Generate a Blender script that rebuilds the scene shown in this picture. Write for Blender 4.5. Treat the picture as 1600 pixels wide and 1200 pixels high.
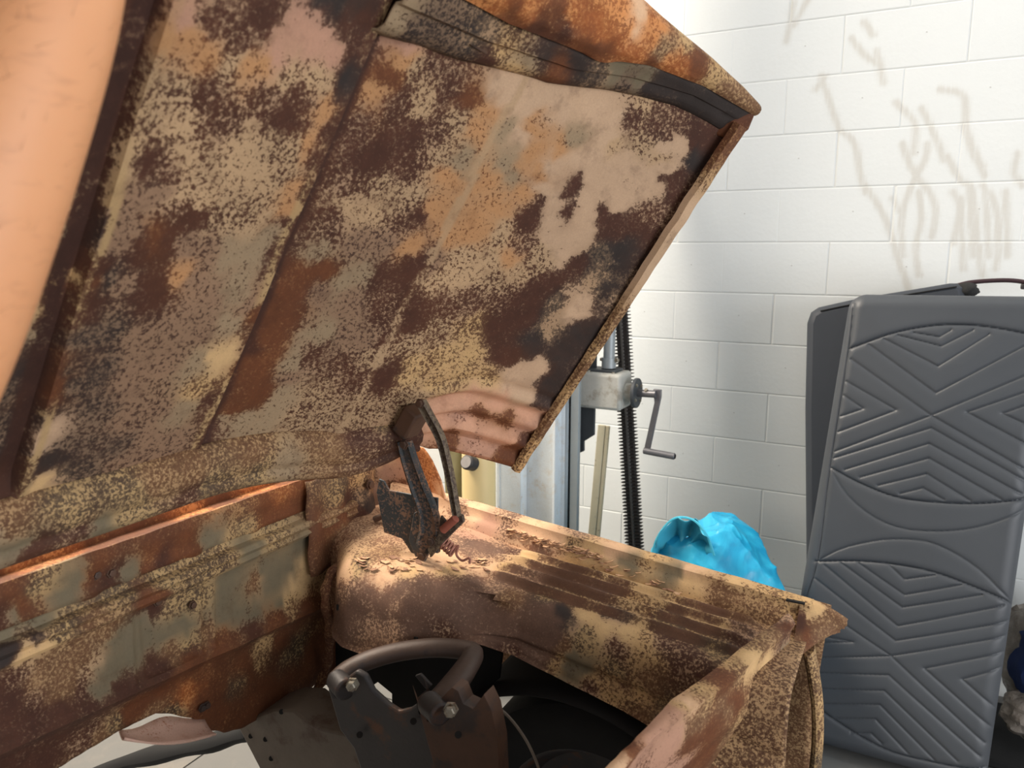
import bpy, math, random
import numpy as np
from mathutils import Vector, Matrix, noise
from mathutils.bvhtree import BVHTree

for o in list(bpy.data.objects): bpy.data.objects.remove(o, do_unlink=True)
SC = bpy.context.scene
COL = SC.collection
random.seed(7); np.random.seed(7)

# ------------------------------------------------------------------ camera
FPX, YAW, PIT, HC = 1200.0, math.radians(28), math.radians(10), 1.5
cam_d = bpy.data.cameras.new('camera'); cam = bpy.data.objects.new('camera', cam_d); COL.objects.link(cam)
cam.location = (0, 0, HC); cam.rotation_euler = (math.pi/2 - PIT, 0, YAW)
cam_d.sensor_width = 36; cam_d.lens = 36*FPX/1600; cam_d.clip_start = .02
cam_d.dof.use_dof = True; cam_d.dof.focus_distance = 1.6; cam_d.dof.aperture_fstop = 5.6
SC.camera = cam
# ------------------------------------------------------------------ light
w = bpy.data.worlds.new('world'); SC.world = w; w.use_nodes = True
w.node_tree.nodes['Background'].inputs[0].default_value = (.93, .97, 1, 1)
w.node_tree.nodes['Background'].inputs[1].default_value = .57
def area(name, loc, target, sx, sy, power, color):
    l = bpy.data.lights.new(name, 'AREA'); l.shape = 'RECTANGLE'; l.size = sx; l.size_y = sy; l.energy = power; l.color = color
    o = bpy.data.objects.new(name, l); COL.objects.link(o); o.location = loc
    o.rotation_euler = (Vector(target)-Vector(loc)).to_track_quat('-Z', 'Y').to_euler(); return o
area('roof_light_rear', (-2.7, 1.2, 3.6), (-1.1, .9, 1.0), 1.6, 1.2, 330, (1, .88, .74))
area('roof_light_wall', (0, 2.0, 3.7), (0, 1.9, 0), 3.4, .5, 15, (.96, .98, 1))
area('door_daylight', (4.0, -.4, 1.25), (-.6, .8, 1.25), 3.4, 2.4, 165, (.98, .98, 1))
vs = SC.view_settings
vs.view_transform = 'Standard'; vs.look = 'None'; vs.exposure = -0.06; vs.gamma = 1; vs.use_curve_mapping = False

# ------------------------------------------------------------------ authoring maths
fh = np.array([-math.sin(YAW), math.cos(YAW), 0]); RT = np.array([math.cos(YAW), math.sin(YAW), 0]); UPV = np.array([0, 0, 1.])
FW = fh*math.cos(PIT)-UPV*math.sin(PIT); UU = fh*math.sin(PIT)+UPV*math.cos(PIT); CC = np.array([0, 0, HC])
def ray(x, y): return (FW*FPX+RT*(x-800)+UU*(600-y))/FPX
def onX(x, y, v): d = ray(x, y); return CC+d*(v-CC[0])/d[0]
def onY(x, y, v): d = ray(x, y); return CC+d*(v-CC[1])/d[1]
def onZ(x, y, v): d = ray(x, y); return CC+d*(v-CC[2])/d[2]
def atD(x, y, t): return CC+ray(x, y)*t
def onP(x, y, p0, n): d = ray(x, y); n = np.array(n); return CC+d*((np.array(p0)-CC)@n)/(d@n)
A = np.array
def lin(c): c = c/255.; return c/12.92 if c <= .04045 else ((c+.055)/1.055)**2.4
def rgb(r, g, b): return (lin(r), lin(g), lin(b), 1)
def sstep(a, b, x): t = min(1, max(0, (x-a)/(b-a))); return t*t*(3-2*t)
def lerp(a, b, t): return a+(b-a)*t
def interp(x, tab):
    return float(np.interp(x, [t[0] for t in tab], [t[1] for t in tab]))

# ------------------------------------------------------------------ object helpers
def root_loc(o):
    l = Vector((0, 0, 0))
    while o is not None: l += o.location; o = o.parent
    return l
def tag(o, label, cat, group=None, kind=None):
    if label: o['label'] = label
    if cat: o['category'] = cat
    if group: o['group'] = group
    if kind: o['kind'] = kind
    return o
def thing(name, loc, label, cat, group=None):
    o = bpy.data.objects.new(name, None); COL.objects.link(o); o.location = Vector([float(v) for v in loc]); o.empty_display_size = .05
    return tag(o, label, cat, group)
def mk(name, verts, faces, mat, parent=None, smooth=35, solid=0, bevel=0, sub=0, face_cam=False, origin=None):
    off = root_loc(parent) if parent is not None else Vector(origin if origin is not None else (0, 0, 0))
    vv = [tuple(float(c)-off[i] for i, c in enumerate(v)) for v in verts]
    me = bpy.data.meshes.new(name); me.from_pydata(vv, [], faces); me.validate(); me.update()
    if face_cam:
        s = sum(p.area*p.normal.dot(Vector(CC)-(p.center+off)) for p in me.polygons)
        if s < 0: me.flip_normals()
    me.materials.append(mat)
    if smooth:
        for p in me.polygons: p.use_smooth = True
        me.set_sharp_from_angle(angle=math.radians(smooth))
    o = bpy.data.objects.new(name, me); COL.objects.link(o)
    if parent is not None: o.parent = parent
    else: o.location = off
    if solid:
        m = o.modifiers.new('solid', 'SOLIDIFY'); m.thickness = solid; m.offset = -1
    if bevel:
        m = o.modifiers.new('bevel', 'BEVEL'); m.width = bevel; m.segments = 2; m.limit_method = 'ANGLE'; m.angle_limit = math.radians(40)
    if sub:
        m = o.modifiers.new('sub', 'SUBSURF'); m.levels = sub; m.render_levels = sub
    return o
def inst(name, me, loc, parent, rot=(0, 0, 0), scale=(1, 1, 1)):
    o = bpy.data.objects.new(name, me); COL.objects.link(o)
    o.location = Vector([float(v) for v in loc])-(root_loc(parent) if parent is not None else Vector((0, 0, 0))); o.rotation_euler = rot; o.scale = scale
    if parent is not None: o.parent = parent
    return o
def gridf(nr, nc, closed=False, off=0):
    f = []
    for i in range(nr-1):
        for j in range(nc if closed else nc-1):
            k = (j+1) % nc
            f.append((off+i*nc+j, off+i*nc+k, off+(i+1)*nc+k, off+(i+1)*nc+j))
    return f
def grid(name, rows, mat, parent=None, closed=False, caps=False, **kw):
    nr, nc = len(rows), len(rows[0]); vs_ = [p for r in rows for p in r]; f = gridf(nr, nc, closed)
    if caps: f.append(tuple(range(nc))[::-1]); f.append(tuple((nr-1)*nc+i for i in range(nc)))
    return mk(name, vs_, f, mat, parent, **kw)
def smooth_path(pts, n):
    pts = [A(p, dtype=float) for p in pts]; P = [2*pts[0]-pts[1]]+pts+[2*pts[-1]-pts[-2]]; out = []
    m = len(pts)-1
    for q in range(n+1):
        t = q/n*m; i = min(int(t), m-1); u = t-i; a, b, c, d = P[i], P[i+1], P[i+2], P[i+3]
        out.append(.5*((2*b)+(-a+c)*u+(2*a-5*b+4*c-d)*u*u+(-a+3*b-3*c+d)*u**3))
    return out
def frames(path):
    out = []; up = A([0, 0, 1.])
    for i, p in enumerate(path):
        t = path[min(i+1, len(path)-1)]-path[max(i-1, 0)]; t = t/np.linalg.norm(t)
        if i == 0:
            ref = up if abs(t[2]) < .9 else A([1., 0, 0]); s = np.cross(t, ref)
        else:
            s = s-t*(s@t)
        s = s/np.linalg.norm(s); out.append((t, s, np.cross(s, t)))
    return out
def tube_geo(path, rad, seg=12, flat=1.0):
    path = [A(p, dtype=float) for p in path]; rows = []
    for i, (p, (t, s, u)) in enumerate(zip(path, frames(path))):
        r = rad[i] if hasattr(rad, '__len__') else rad
        rows.append([p+s*math.cos(a)*r+u*math.sin(a)*r*flat for a in [2*math.pi*k/seg for k in range(seg)]])
    return rows
def tube(name, path, rad, mat, parent=None, seg=12, flat=1.0, **kw):
    return grid(name, tube_geo(path, rad, seg, flat), mat, parent, closed=True, caps=True, **kw)
def cyl(name, p0, p1, r, mat, parent=None, seg=20, r1=None, **kw):
    p0, p1 = A(p0, dtype=float), A(p1, dtype=float)
    return tube(name, [p0, p1], [r, r if r1 is None else r1], mat, parent, seg, **kw)
def boxv(c, sx, sy, sz, M=None):
    c = A(c, dtype=float); v = []
    for x in (-.5, .5):
        for y in (-.5, .5):
            for z in (-.5, .5):
                p = A([x*sx, y*sy, z*sz]); v.append(c+(M@p if M is not None else p))
    return v, [(0, 1, 3, 2), (4, 6, 7, 5), (0, 4, 5, 1), (2, 3, 7, 6), (0, 2, 6, 4), (1, 5, 7, 3)]
def box(name, c, sx, sy, sz, mat, parent=None, M=None, bevel=.003, **kw):
    v, f = boxv(c, sx, sy, sz, M); return mk(name, v, f, mat, parent, bevel=bevel, **kw)
def plate(name, pts, vec, mat, parent=None, bevel=.0015, **kw):
    """solid plate: polygon pts, extruded by vec"""
    vec = A(vec, dtype=float); n = len(pts); v = [A(p) for p in pts]+[A(p)+vec for p in pts]
    f = [tuple(range(n)), tuple(range(2*n-1, n-1, -1))]+[(i, i+n, (i+1) % n+n, (i+1) % n) for i in range(n)]
    f = [tuple(reversed(q)) for q in f]
    o = mk(name, v, f, mat, parent, bevel=0, **kw)
    import bmesh
    bm = bmesh.new(); bm.from_mesh(o.data); bmesh.ops.recalc_face_normals(bm, faces=bm.faces); bm.to_mesh(o.data); bm.free()
    o.data.set_sharp_from_angle(angle=math.radians(35))
    if bevel:
        m = o.modifiers.new('bevel', 'BEVEL'); m.width = bevel; m.segments = 2; m.limit_method = 'ANGLE'; m.angle_limit = math.radians(40)
    return o
def bolt(name, p, axis, r, h, mat, parent):
    axis = A(axis, dtype=float); axis /= np.linalg.norm(axis); p = A(p, dtype=float)
    rows = tube_geo([p, p+axis*h*.35, p+axis*h*.36, p+axis*h, p+axis*h*1.08], [r*1.35, r*1.35, r, r, r*.75], 6)
    return grid(name, rows, mat, parent, closed=True, caps=True, smooth=20)

# ------------------------------------------------------------------ materials
def newmat(name):
    m = bpy.data.materials.new(name); m.use_nodes = True; nt = m.node_tree; nt.nodes.clear()
    out = nt.nodes.new('ShaderNodeOutputMaterial'); b = nt.nodes.new('ShaderNodeBsdfPrincipled'); nt.links.new(b.outputs[0], out.inputs[0])
    return m, nt, b
class N:
    def __init__(s, nt):
        s.nt = nt; s.tc = nt.nodes.new('ShaderNodeTexCoord')
    def noise(s, scale, detail=4, rough=.6, vec=None, dist=0):
        n = s.nt.nodes.new('ShaderNodeTexNoise'); n.inputs['Scale'].default_value = scale; n.inputs['Detail'].default_value = detail
        n.inputs['Roughness'].default_value = rough; n.inputs['Distortion'].default_value = dist
        s.nt.links.new(vec or s.tc.outputs['Object'], n.inputs['Vector']); return n.outputs['Fac']
    def mapping(s, scale=(1, 1, 1), rot=(0, 0, 0)):
        n = s.nt.nodes.new('ShaderNodeMapping'); n.inputs['Scale'].default_value = scale; n.inputs['Rotation'].default_value = rot
        s.nt.links.new(s.tc.outputs['Object'], n.inputs['Vector']); return n.outputs[0]
    def put(s, sock, v):
        if hasattr(v, 'links') or hasattr(v, 'is_linked'): s.nt.links.new(v, sock)
        elif hasattr(v, '__len__') and len(sock.default_value) != len(v): sock.default_value = v[:len(sock.default_value)]
        else: sock.default_value = v
    def m(s, op, a, b=0.0, c=None, clamp=False):
        n = s.nt.nodes.new('ShaderNodeMath'); n.operation = op; n.use_clamp = clamp; s.put(n.inputs[0], a); s.put(n.inputs[1], b)
        if c is not None: s.put(n.inputs[2], c)
        return n.outputs[0]
    def step(s, x, lo, hi):
        n = s.nt.nodes.new('ShaderNodeMapRange'); n.interpolation_type = 'SMOOTHSTEP'; s.put(n.inputs['Value'], x)
        n.inputs['From Min'].default_value = lo; n.inputs['From Max'].default_value = hi; return n.outputs['Result']
    def mix(s, f, a, b, bt='MIX'):
        n = s.nt.nodes.new('ShaderNodeMix'); n.data_type = 'RGBA'; n.blend_type = bt
        s.put(n.inputs[0], f); s.put(n.inputs[6], a); s.put(n.inputs[7], b); return n.outputs[2]
    def scalecol(s, col, f):
        n = s.nt.nodes.new('ShaderNodeVectorMath'); n.operation = 'SCALE'; s.put(n.inputs[0], col); s.put(n.inputs['Scale'], f); return n.outputs[0]
    def attr(s, name):
        n = s.nt.nodes.new('ShaderNodeAttribute'); n.attribute_name = name; return n
    def bump(s, b, h, strength=.5, dist=.002, normal=None):
        n = s.nt.nodes.new('ShaderNodeBump'); n.inputs['Strength'].default_value = strength; n.inputs['Distance'].default_value = dist
        s.nt.links.new(h, n.inputs['Height']); s.nt.links.new(n.outputs[0], b.inputs['Normal']); return n
def rust_mat(name, const=None, fs=1.0, ani=None, rough=.72):
    """flaking paint over rust; paint/rust colour and coverage come from the attributes pc, rc, or from const=(paint, rust, coverage, speckle)"""
    m, nt, b = newmat(name); k = N(nt)
    vec = k.mapping(*ani) if ani else None
    nL = k.noise(20*fs, 9, .62, vec); nF = k.noise(195*fs, 5, .66, vec); nM = k.noise(5, 6, .6); nG = k.noise(330, 3, .7); nH = k.noise(24, 6, .7)
    if const:
        pc, rc, cov, sp = const
    else:
        a1 = k.attr('pc'); a2 = k.attr('rc'); pc, cov, rc, sp = a1.outputs['Color'], a1.outputs['Alpha'], a2.outputs['Color'], a2.outputs['Alpha']
    t1 = k.m('MULTIPLY', k.m('SUBTRACT', nL, .5), 1.9); t2 = k.m('MULTIPLY', k.m('SUBTRACT', nF, .5), 2.6)
    tl = k.m('MULTIPLY', t1, k.m('SUBTRACT', 1.15, k.m('MULTIPLY', sp, .8))); tf = k.m('MULTIPLY', t2, k.m('ADD', k.m('MULTIPLY', sp, .95), .12))
    tg = k.m('MULTIPLY', k.m('SUBTRACT', nG, .5), k.m('MULTIPLY', sp, .9))
    t = k.m('ADD', k.m('ADD', k.m('ADD', tl, tf), tg), cov); mask = k.step(t, .47, .53)
    pcol = k.scalecol(pc, k.m('ADD', .72, k.m('MULTIPLY', nM, .5)))
    pcol = k.scalecol(pcol, k.m('ADD', .82, k.m('MULTIPLY', nG, .36)))
    pcol = k.mix(k.m('MULTIPLY', k.step(nH, .5, .72), .35), pcol, rc)
    rcol = k.scalecol(rc, k.m('ADD', .45, k.m('MULTIPLY', nH, 1.1)))
    rcol = k.scalecol(rcol, k.m('ADD', .7, k.m('MULTIPLY', nG, .6)))
    rcol = k.mix(k.m('MULTIPLY', k.step(nM, .5, .7), .25), rcol, rgb(100, 60, 38))
    rcol = k.mix(k.m('MULTIPLY', k.step(k.m('ADD', t, k.m('MULTIPLY', nH, .3)), .3, .66), .34), rcol, pc)
    nt.links.new(k.mix(mask, rcol, pcol), b.inputs['Base Color'])
    k.put(b.inputs['Roughness'], k.m('ADD', rough-.06, k.m('MULTIPLY', nG, .2))); b.inputs['Specular IOR Level'].default_value = .35
    h = k.m('ADD', k.m('MULTIPLY', mask, .5), k.m('ADD', k.m('MULTIPLY', nG, .25), k.m('MULTIPLY', nH, .35)))
    k.bump(b, h, .55, .0022); return m
def plain(name, col, rough=.5, metal=0., var=.25, ns=30, bump=.1, spec=.5, dirt=None, bs=None):
    m, nt, b = newmat(name); k = N(nt); n1 = k.noise(ns, 6, .65); n2 = k.noise(bs or ns*6, 4, .6)
    c = k.scalecol(col, k.m('ADD', 1-var, k.m('MULTIPLY', n1, 2*var)))
    if dirt:
        dc, lo, hi, sc = dirt; c = k.mix(k.step(k.noise(sc, 7, .65), lo, hi), c, dc)
    nt.links.new(c, b.inputs['Base Color']); b.inputs['Roughness'].default_value = rough; b.inputs['Metallic'].default_value = metal; b.inputs['Specular IOR Level'].default_value = spec
    if bump: k.bump(b, n2, bump, .002)
    return m

CL = {  # paint colour, rust colour, coverage, speckle
 'D': ((142, 112, 88), (72, 42, 30), .02, .7), 'd': ((164, 132, 104), (74, 43, 30), .27, .9), 'S': ((176, 146, 112), (74, 43, 30), .50, 1), 'T': ((184, 152, 116), (80, 47, 32), .64, .95),
 'P': ((192, 160, 130), (70, 43, 32), .88, .35), 'G': ((152, 130, 102), (76, 50, 36), .72, .85), 'K': ((142, 112, 88), (68, 45, 36), .62, 1), 'k': ((120, 97, 78), (54, 42, 37), .45, 1),
 'O': ((184, 136, 92), (104, 60, 34), .74, .9), 'B': ((116, 96, 80), (48, 40, 37), .05, .5), 'b': ((164, 134, 104), (50, 42, 38), .40, .3), 'R': ((146, 100, 62), (102, 59, 34), .12, .6),
 'N': ((206, 156, 126), (116, 68, 42), .97, .3), 'n': ((184, 140, 116), (88, 52, 38), .72, .5), 'Y': ((206, 170, 122), (94, 60, 38), .85, .5), 'y': ((196, 160, 112), (92, 62, 42), .52, .75),
 'o': ((204, 136, 80), (150, 84, 42), .45, .6), 'g': ((112, 101, 80), (80, 60, 42), .84, .4), 'M': ((160, 130, 108), (102, 76, 62), .06, .8), 'V': ((192, 154, 122), (112, 84, 68), .40, .95),
 'L': ((214, 174, 138), (146, 96, 66), .85, .6), 'E': ((170, 136, 98), (106, 74, 50), .36, .8), 'e': ((178, 148, 104), (80, 64, 50), .42, .8),
}
def paint(o, spec, default='S', power=4.0, rad=0):
    """weather and in parts shade a sheet: spots given by sight, carried to the surface, blended over it by distance in the metal"""
    me = o.data; off = A(root_loc(o)); co = np.empty(len(me.vertices)*3, 'f'); me.vertices.foreach_get('co', co); co = co.reshape(-1, 3)+off
    bv = BVHTree.FromPolygons([Vector(c) for c in co], [tuple(p.vertices) for p in me.polygons]); pts, cls = [], []
    for tok in spec.split(';'):
        tok = tok.split()
        if len(tok) < 3: continue
        x, y, c = float(tok[0]), float(tok[1]), tok[2]
        hit = bv.ray_cast(Vector(CC), Vector(ray(x, y)).normalized())
        if hit[0] is None: continue
        pts.append(A(hit[0])); cls.append(c)
    if not pts: pts, cls = [co[0]], [default]
    pts = A(pts); cw_ = A([A(noise.noise_vector(Vector(c)*22))*.016+A(noise.noise_vector(Vector(c)*75))*.009 for c in co])+co
    wgt = np.empty((len(co), len(pts)), 'f')
    for i0 in range(0, len(co), 5000):
        d2 = ((cw_[i0:i0+5000, None, :]-pts[None])**2).sum(2)+2e-5; w0 = 1/d2**(power/2); wgt[i0:i0+5000] = w0/w0.sum(1, keepdims=True)
    tabp = A([[lin(v) for v in CL[c][0]]+[CL[c][2]] for c in cls]); tabr = A([[lin(v) for v in CL[c][1]]+[CL[c][3]] for c in cls])
    for nm, tab in (('pc', tabp), ('rc', tabr)):
        at = me.attributes.new(nm, 'FLOAT_COLOR', 'POINT'); at.data.foreach_set('color', (wgt@tab).astype('f').ravel())
RUST = rust_mat('flaking_paint'); RUSTH = rust_mat('flaking_paint_hood', fs=1.0, ani=((1, .8, .8), (0, .5, .3)))
STEEL = plain('dark_steel', rgb(58, 55, 55), .5, .3, .3, 25, .25, dirt=(rgb(92, 62, 44), .52, .68, 18))
BROWNST = plain('brown_steel', rgb(84, 60, 46), .6, .15, .35, 18, .3, dirt=(rgb(60, 50, 46), .5, .65, 14))
HINGE = rust_mat('hinge_paint', const=(rgb(62, 66, 68), rgb(140, 108, 88), .58, .55), rough=.45)
LINK = rust_mat('link_paint', const=(rgb(112, 98, 80), rgb(64, 50, 44), .5, .7), rough=.55)
BOLT = plain('bolt_zinc', rgb(150, 145, 132), .4, .6, .3, 60, .1, dirt=(rgb(96, 70, 48), .5, .65, 90))
BLACK = plain('black_rubber', rgb(14, 14, 15), .85, 0, .2, 20, .2)
CHASSIS = plain('chassis', rgb(96, 84, 72), .6, .1, .3, 20, .3, dirt=(rgb(70, 50, 38), .5, .66, 12))
HOLE = plain('hole_shade', rgb(20, 17, 15), .9, 0, .1, 20, 0)  # near-black standing in for the shade inside slots and holes

# ================================================================== setting
WY = 2.89
WALLM, nt, b = newmat('painted_block'); k = N(nt)
st = k.attr('stain').outputs['Fac']; vec = k.mapping((90, 90, 9)); n1 = k.noise(1, 5, .6, vec); n2 = k.noise(3, 5, .6); n3 = k.noise(26, 5, .75); n4 = k.noise(55, 4, .6)
c = k.mix(n2, rgb(228, 232, 232), rgb(218, 222, 222)); c = k.mix(k.m('MULTIPLY', k.step(n3, .69, .72), .55), c, rgb(120, 116, 108))
c = k.mix(k.m('MULTIPLY', k.step(k.m('MULTIPLY', st, k.m('ADD', .15, k.m('MULTIPLY', n1, 1.5))), .15, 1.1), .34), c, rgb(170, 158, 138))
nt.links.new(c, b.inputs['Base Color']); b.inputs['Roughness'].default_value = .55; b.inputs['Specular IOR Level'].default_value = .3
k.bump(b, k.m('ADD', k.m('MULTIPLY', n4, .6), n2), .35, .004)
MORT = plain('painted_mortar', rgb(226, 227, 223), .7, 0, .05, 30, .6, bs=60)
PLASTER = plain('white_plaster', rgb(214, 212, 206), .8, 0, .06, 3, .2)
CEILM = plain('ceiling_grey', rgb(190, 190, 188), .85, 0, .06, 3, .1)
def struct(o): o['kind'] = 'structure'; return o
wall = struct(mk('wall_far', *boxv((-.6, WY+.1, 1.9), 9.2, .2, 3.8), MORT, origin=(-.6, WY, 0), smooth=0))
wl = struct(mk('wall_left', *boxv((-5.1, .4, 1.9), .2, 5.0, 3.8), PLASTER, origin=(-5.1, .4, 0), smooth=0))
ceil = struct(mk('ceiling', *boxv((-.6, .4, 3.9), 9.2, 5.2, .2), CEILM, origin=(-.6, .4, 3.8), smooth=0))
# stain strokes on the wall (x, y pairs on the masonry)
ST = [[(1283, 120), (1300, 170), (1312, 205)], [(1315, 205), (1335, 225), (1345, 275), (1352, 300)], [(1352, 290), (1385, 345), (1402, 400), (1420, 450)], [(1410, 225), (1428, 270), (1452, 300), (1462, 330), (1455, 370)],
      [(1448, 225), (1445, 250), (1420, 300), (1408, 350), (1412, 400)], [(1400, 160), (1430, 195), (1428, 240)], [(1440, 170), (1462, 215), (1475, 250)], [(1468, 140), (1505, 150), (1510, 200), (1522, 235), (1538, 275)],
      [(1505, 195), (1520, 240), (1535, 260)], [(1480, 245), (1500, 280), (1520, 300), (1525, 380)], [(1490, 300), (1500, 330), (1490, 380)], [(1535, 290), (1555, 320), (1560, 380), (1555, 420)], [(1515, 290), (1520, 400)], [(1540, 300), (1545, 400)], [(1500, 310), (1505, 420)],
      [(1330, 60), (1350, 85), (1372, 100)], [(1350, 35), (1365, 55)], [(1240, 5), (1235, 35), (1228, 65)], [(1262, 0), (1240, 40)], [(1290, 120), (1275, 140)], [(1370, 80), (1380, 130)], [(1435, 300), (1440, 340), (1430, 390), (1436, 430)], [(1395, 310), (1405, 330)], [(1590, 240), (1585, 270), (1598, 290)], [(1530, 385), (1535, 430)], [(1570, 300), (1575, 400)]]
SW = []
for s_ in ST:
    q = [onY(x, y, WY)[[0, 2]] for x, y in s_]; q = smooth_path([A([a[0], a[1], 0]) for a in q], 14)
    SW += [(q[i][:2], q[i+1][:2]) for i in range(len(q)-1)]
SA, SB = A([s[0] for s in SW]), A([s[1] for s in SW])
def stain_at(p):
    d = SB-SA; w_ = p[:, None, :]-SA[None]; t = np.clip((w_*d).sum(2)/((d*d).sum(1)+1e-9), 0, 1); dd = np.sqrt(((w_-t[..., None]*d)**2).sum(2)).min(1)
    return .75*np.exp(-(dd/.011)**2)+.4*np.exp(-(dd/.032)**2)
BW, BH, BT = .362, .1828, .03
def block_mesh(name, nx=1, nz=1, cx=0, cz=0):
    g = .0009; hx, hz = BW/2-g, BH/2-g; e = .0035; y0 = -.0022
    xs = [-hx]+list(np.linspace(-hx+e, hx-e, nx+1))+[hx]; zs = [-hz]+list(np.linspace(-hz+e, hz-e, nz+1))+[hz]
    rows = [[A([x, y0+(.0014 if i in (0, len(xs)-1) or j in (0, len(zs)-1) else 0), z]) for i, x in enumerate(xs)] for j, z in enumerate(zs)]
    v = [p for r in rows for p in r]; f = gridf(len(zs), len(xs)); n = len(xs)*len(zs)
    v += [A([-hx, BT, -hz]), A([hx, BT, -hz]), A([hx, BT, hz]), A([-hx, BT, hz])]; nx_ = len(xs); nz_ = len(zs)
    f += [tuple(range(nx_-1, -1, -1))+(n, n+1), tuple((nz_-1)*nx_+i for i in range(nx_))+(n+2, n+3),
          tuple(j*nx_ for j in range(nz_))+(n+3, n), tuple(j*nx_+nx_-1 for j in range(nz_-1, -1, -1))+(n+1, n+2), (n, n+3, n+2, n+1)]
    me = bpy.data.meshes.new(name); me.from_pydata([tuple(p) for p in v], [], f); me.update(); me.materials.append(WALLM)
    at = me.attributes.new('stain', 'FLOAT', 'POINT')
    if nx > 1:
        P = A([[p[0]+cx, p[2]+cz] for p in v]); s = stain_at(P); s[n:] = 0; at.data.foreach_set('value', s.astype('f'))
    return me
BM = block_mesh('block'); zj = 1.522
nb = 0
for r in range(-8, 8):
    zc = zj+BH*(r+.5)
    if zc-BH/2 < 0.0: continue
    x0 = -.657 if r % 2 else -.47
    for q in range(-8, 8):
        xc = x0+BW*(q+.5)+random.uniform(-.003, .003)
        if xc < -2.0 or xc > 1.5 or zc > 2.9: continue
        s = stain_at(A([[xc+a, zc+c_] for a in np.linspace(-.17, .17, 9) for c_ in np.linspace(-.08, .08, 5)])).max()
        me = block_mesh('block', 60, 30, xc, zc) if s > .15 else BM
        inst('block', me, (xc, WY+random.uniform(-.0008, .0006), zc), wall); nb += 1
# floor
FLM = plain('concrete_slab', rgb(112, 111, 108), .75, 0, .1, 4, .3, dirt=(rgb(132, 126, 118), .55, .75, 3))
FBM = plain('concrete_joint', rgb(96, 92, 86), .9, 0, .1, 10, .2)
floor = struct(mk('floor', *boxv((-.6, .4, -.08), 9.2, 5.2, .15), FBM, origin=(-.6, .4, 0), smooth=0))
sv, sf = boxv((0, 0, 0), .994, .994, .03); sm = bpy.data.meshes.new('slab'); sm.from_pydata([tuple(p) for p in sv], [], sf); sm.materials.append(FLM)
for i in range(8):
    for j in range(5):
        inst('slab', sm, (-4.3+i, -1.6+j, -.0149), floor)

# ================================================================== car
car = thing('car', (-.6, .65, 0), 'rusty stripped car body with its hood raised over an empty engine bay', 'car')
# ---------- hood
P0 = A([-.97, 0, 1.19]); DD = A([.545, 0, .839]); NN = A([.839, 0, -.545]); YC, Y1 = .65, 1.40
def crown(y): return .277*(max(0, abs(y-YC)-.15)/.60)**2
def Hd(s, y, n=0): return P0+DD*s+NN*(crown(y)+n)+A([0, y, 0])
def hood_n(s, y):
    n = 0.; a = abs(y-YC)
    for yr in (.14,):        # pressed creases either side of the centre line
        e = a-yr
        if -.004 < e < .07: n -= .013*(sstep(-.004, .002, e)*(1-sstep(.012, .07, e)))*sstep(0, .05, s)
        if -.03 < e <= 0: n += .004*sstep(-.03, -.004, e)
    e = a-.41
    if abs(e) < .03: n += .004*math.cos(e/.03*math.pi/2)
    if a > .48 and s < .22:   # transverse corrugations at the rear corners
        sh = .05*sstep(.62, .50, a) if a < .62 else 0
        n += .009*math.asin(math.sin(2*math.pi*(s+sh)/.05)*.97)/1.33*sstep(.5, .57, a)*(1-sstep(.17, .20, s+sh))
    n += .002*noise.noise(Vector((s*6, y*6, 1.3)))
    return n
def tabs(tb): return lambda y: interp(abs(y-YC)+YC, tb)
sf_ = tabs([(.65, .68), (.8, .68), (.95, .69), (1.1, .715), (1.2, .75), (1.3, .78), (1.36, .785), (1.41, .785)])      # brace starts
sl_ = tabs([(.65, .755), (.95, .757), (1.1, .773), (1.2, .805), (1.3, .822), (1.41, .826)])                              # lip starts
sh_ = tabs([(.65, .885), (1.1, .880), (1.2, .870), (1.3, .862), (1.37, .852), (1.41, .842)])                             # outer edge
nl_ = tabs([(.65, .036), (1.1, .036), (1.2, .034), (1.3, .024), (1.41, .006)]); nm_ = tabs([(.65, .058), (1.1, .055), (1.2, .048), (1.3, .034), (1.41, .012)])
hood = tag(bpy.data.objects.new('hood', None), 'raised hood showing its flaking rusty underside', None); COL.objects.link(hood); hood.parent = car
NS, NY = 140, 260
ys = np.linspace(2*YC-Y1, Y1, NY)
rows = [[Hd(s*(sh_(y)-.006), y, hood_n(s*(sh_(y)-.006), y)) for y in ys] for s in np.linspace(0, 1, NS)]
skin = grid('hood_skin', rows, RUSTH, hood, smooth=50, solid=.003, face_cam=True)
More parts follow.
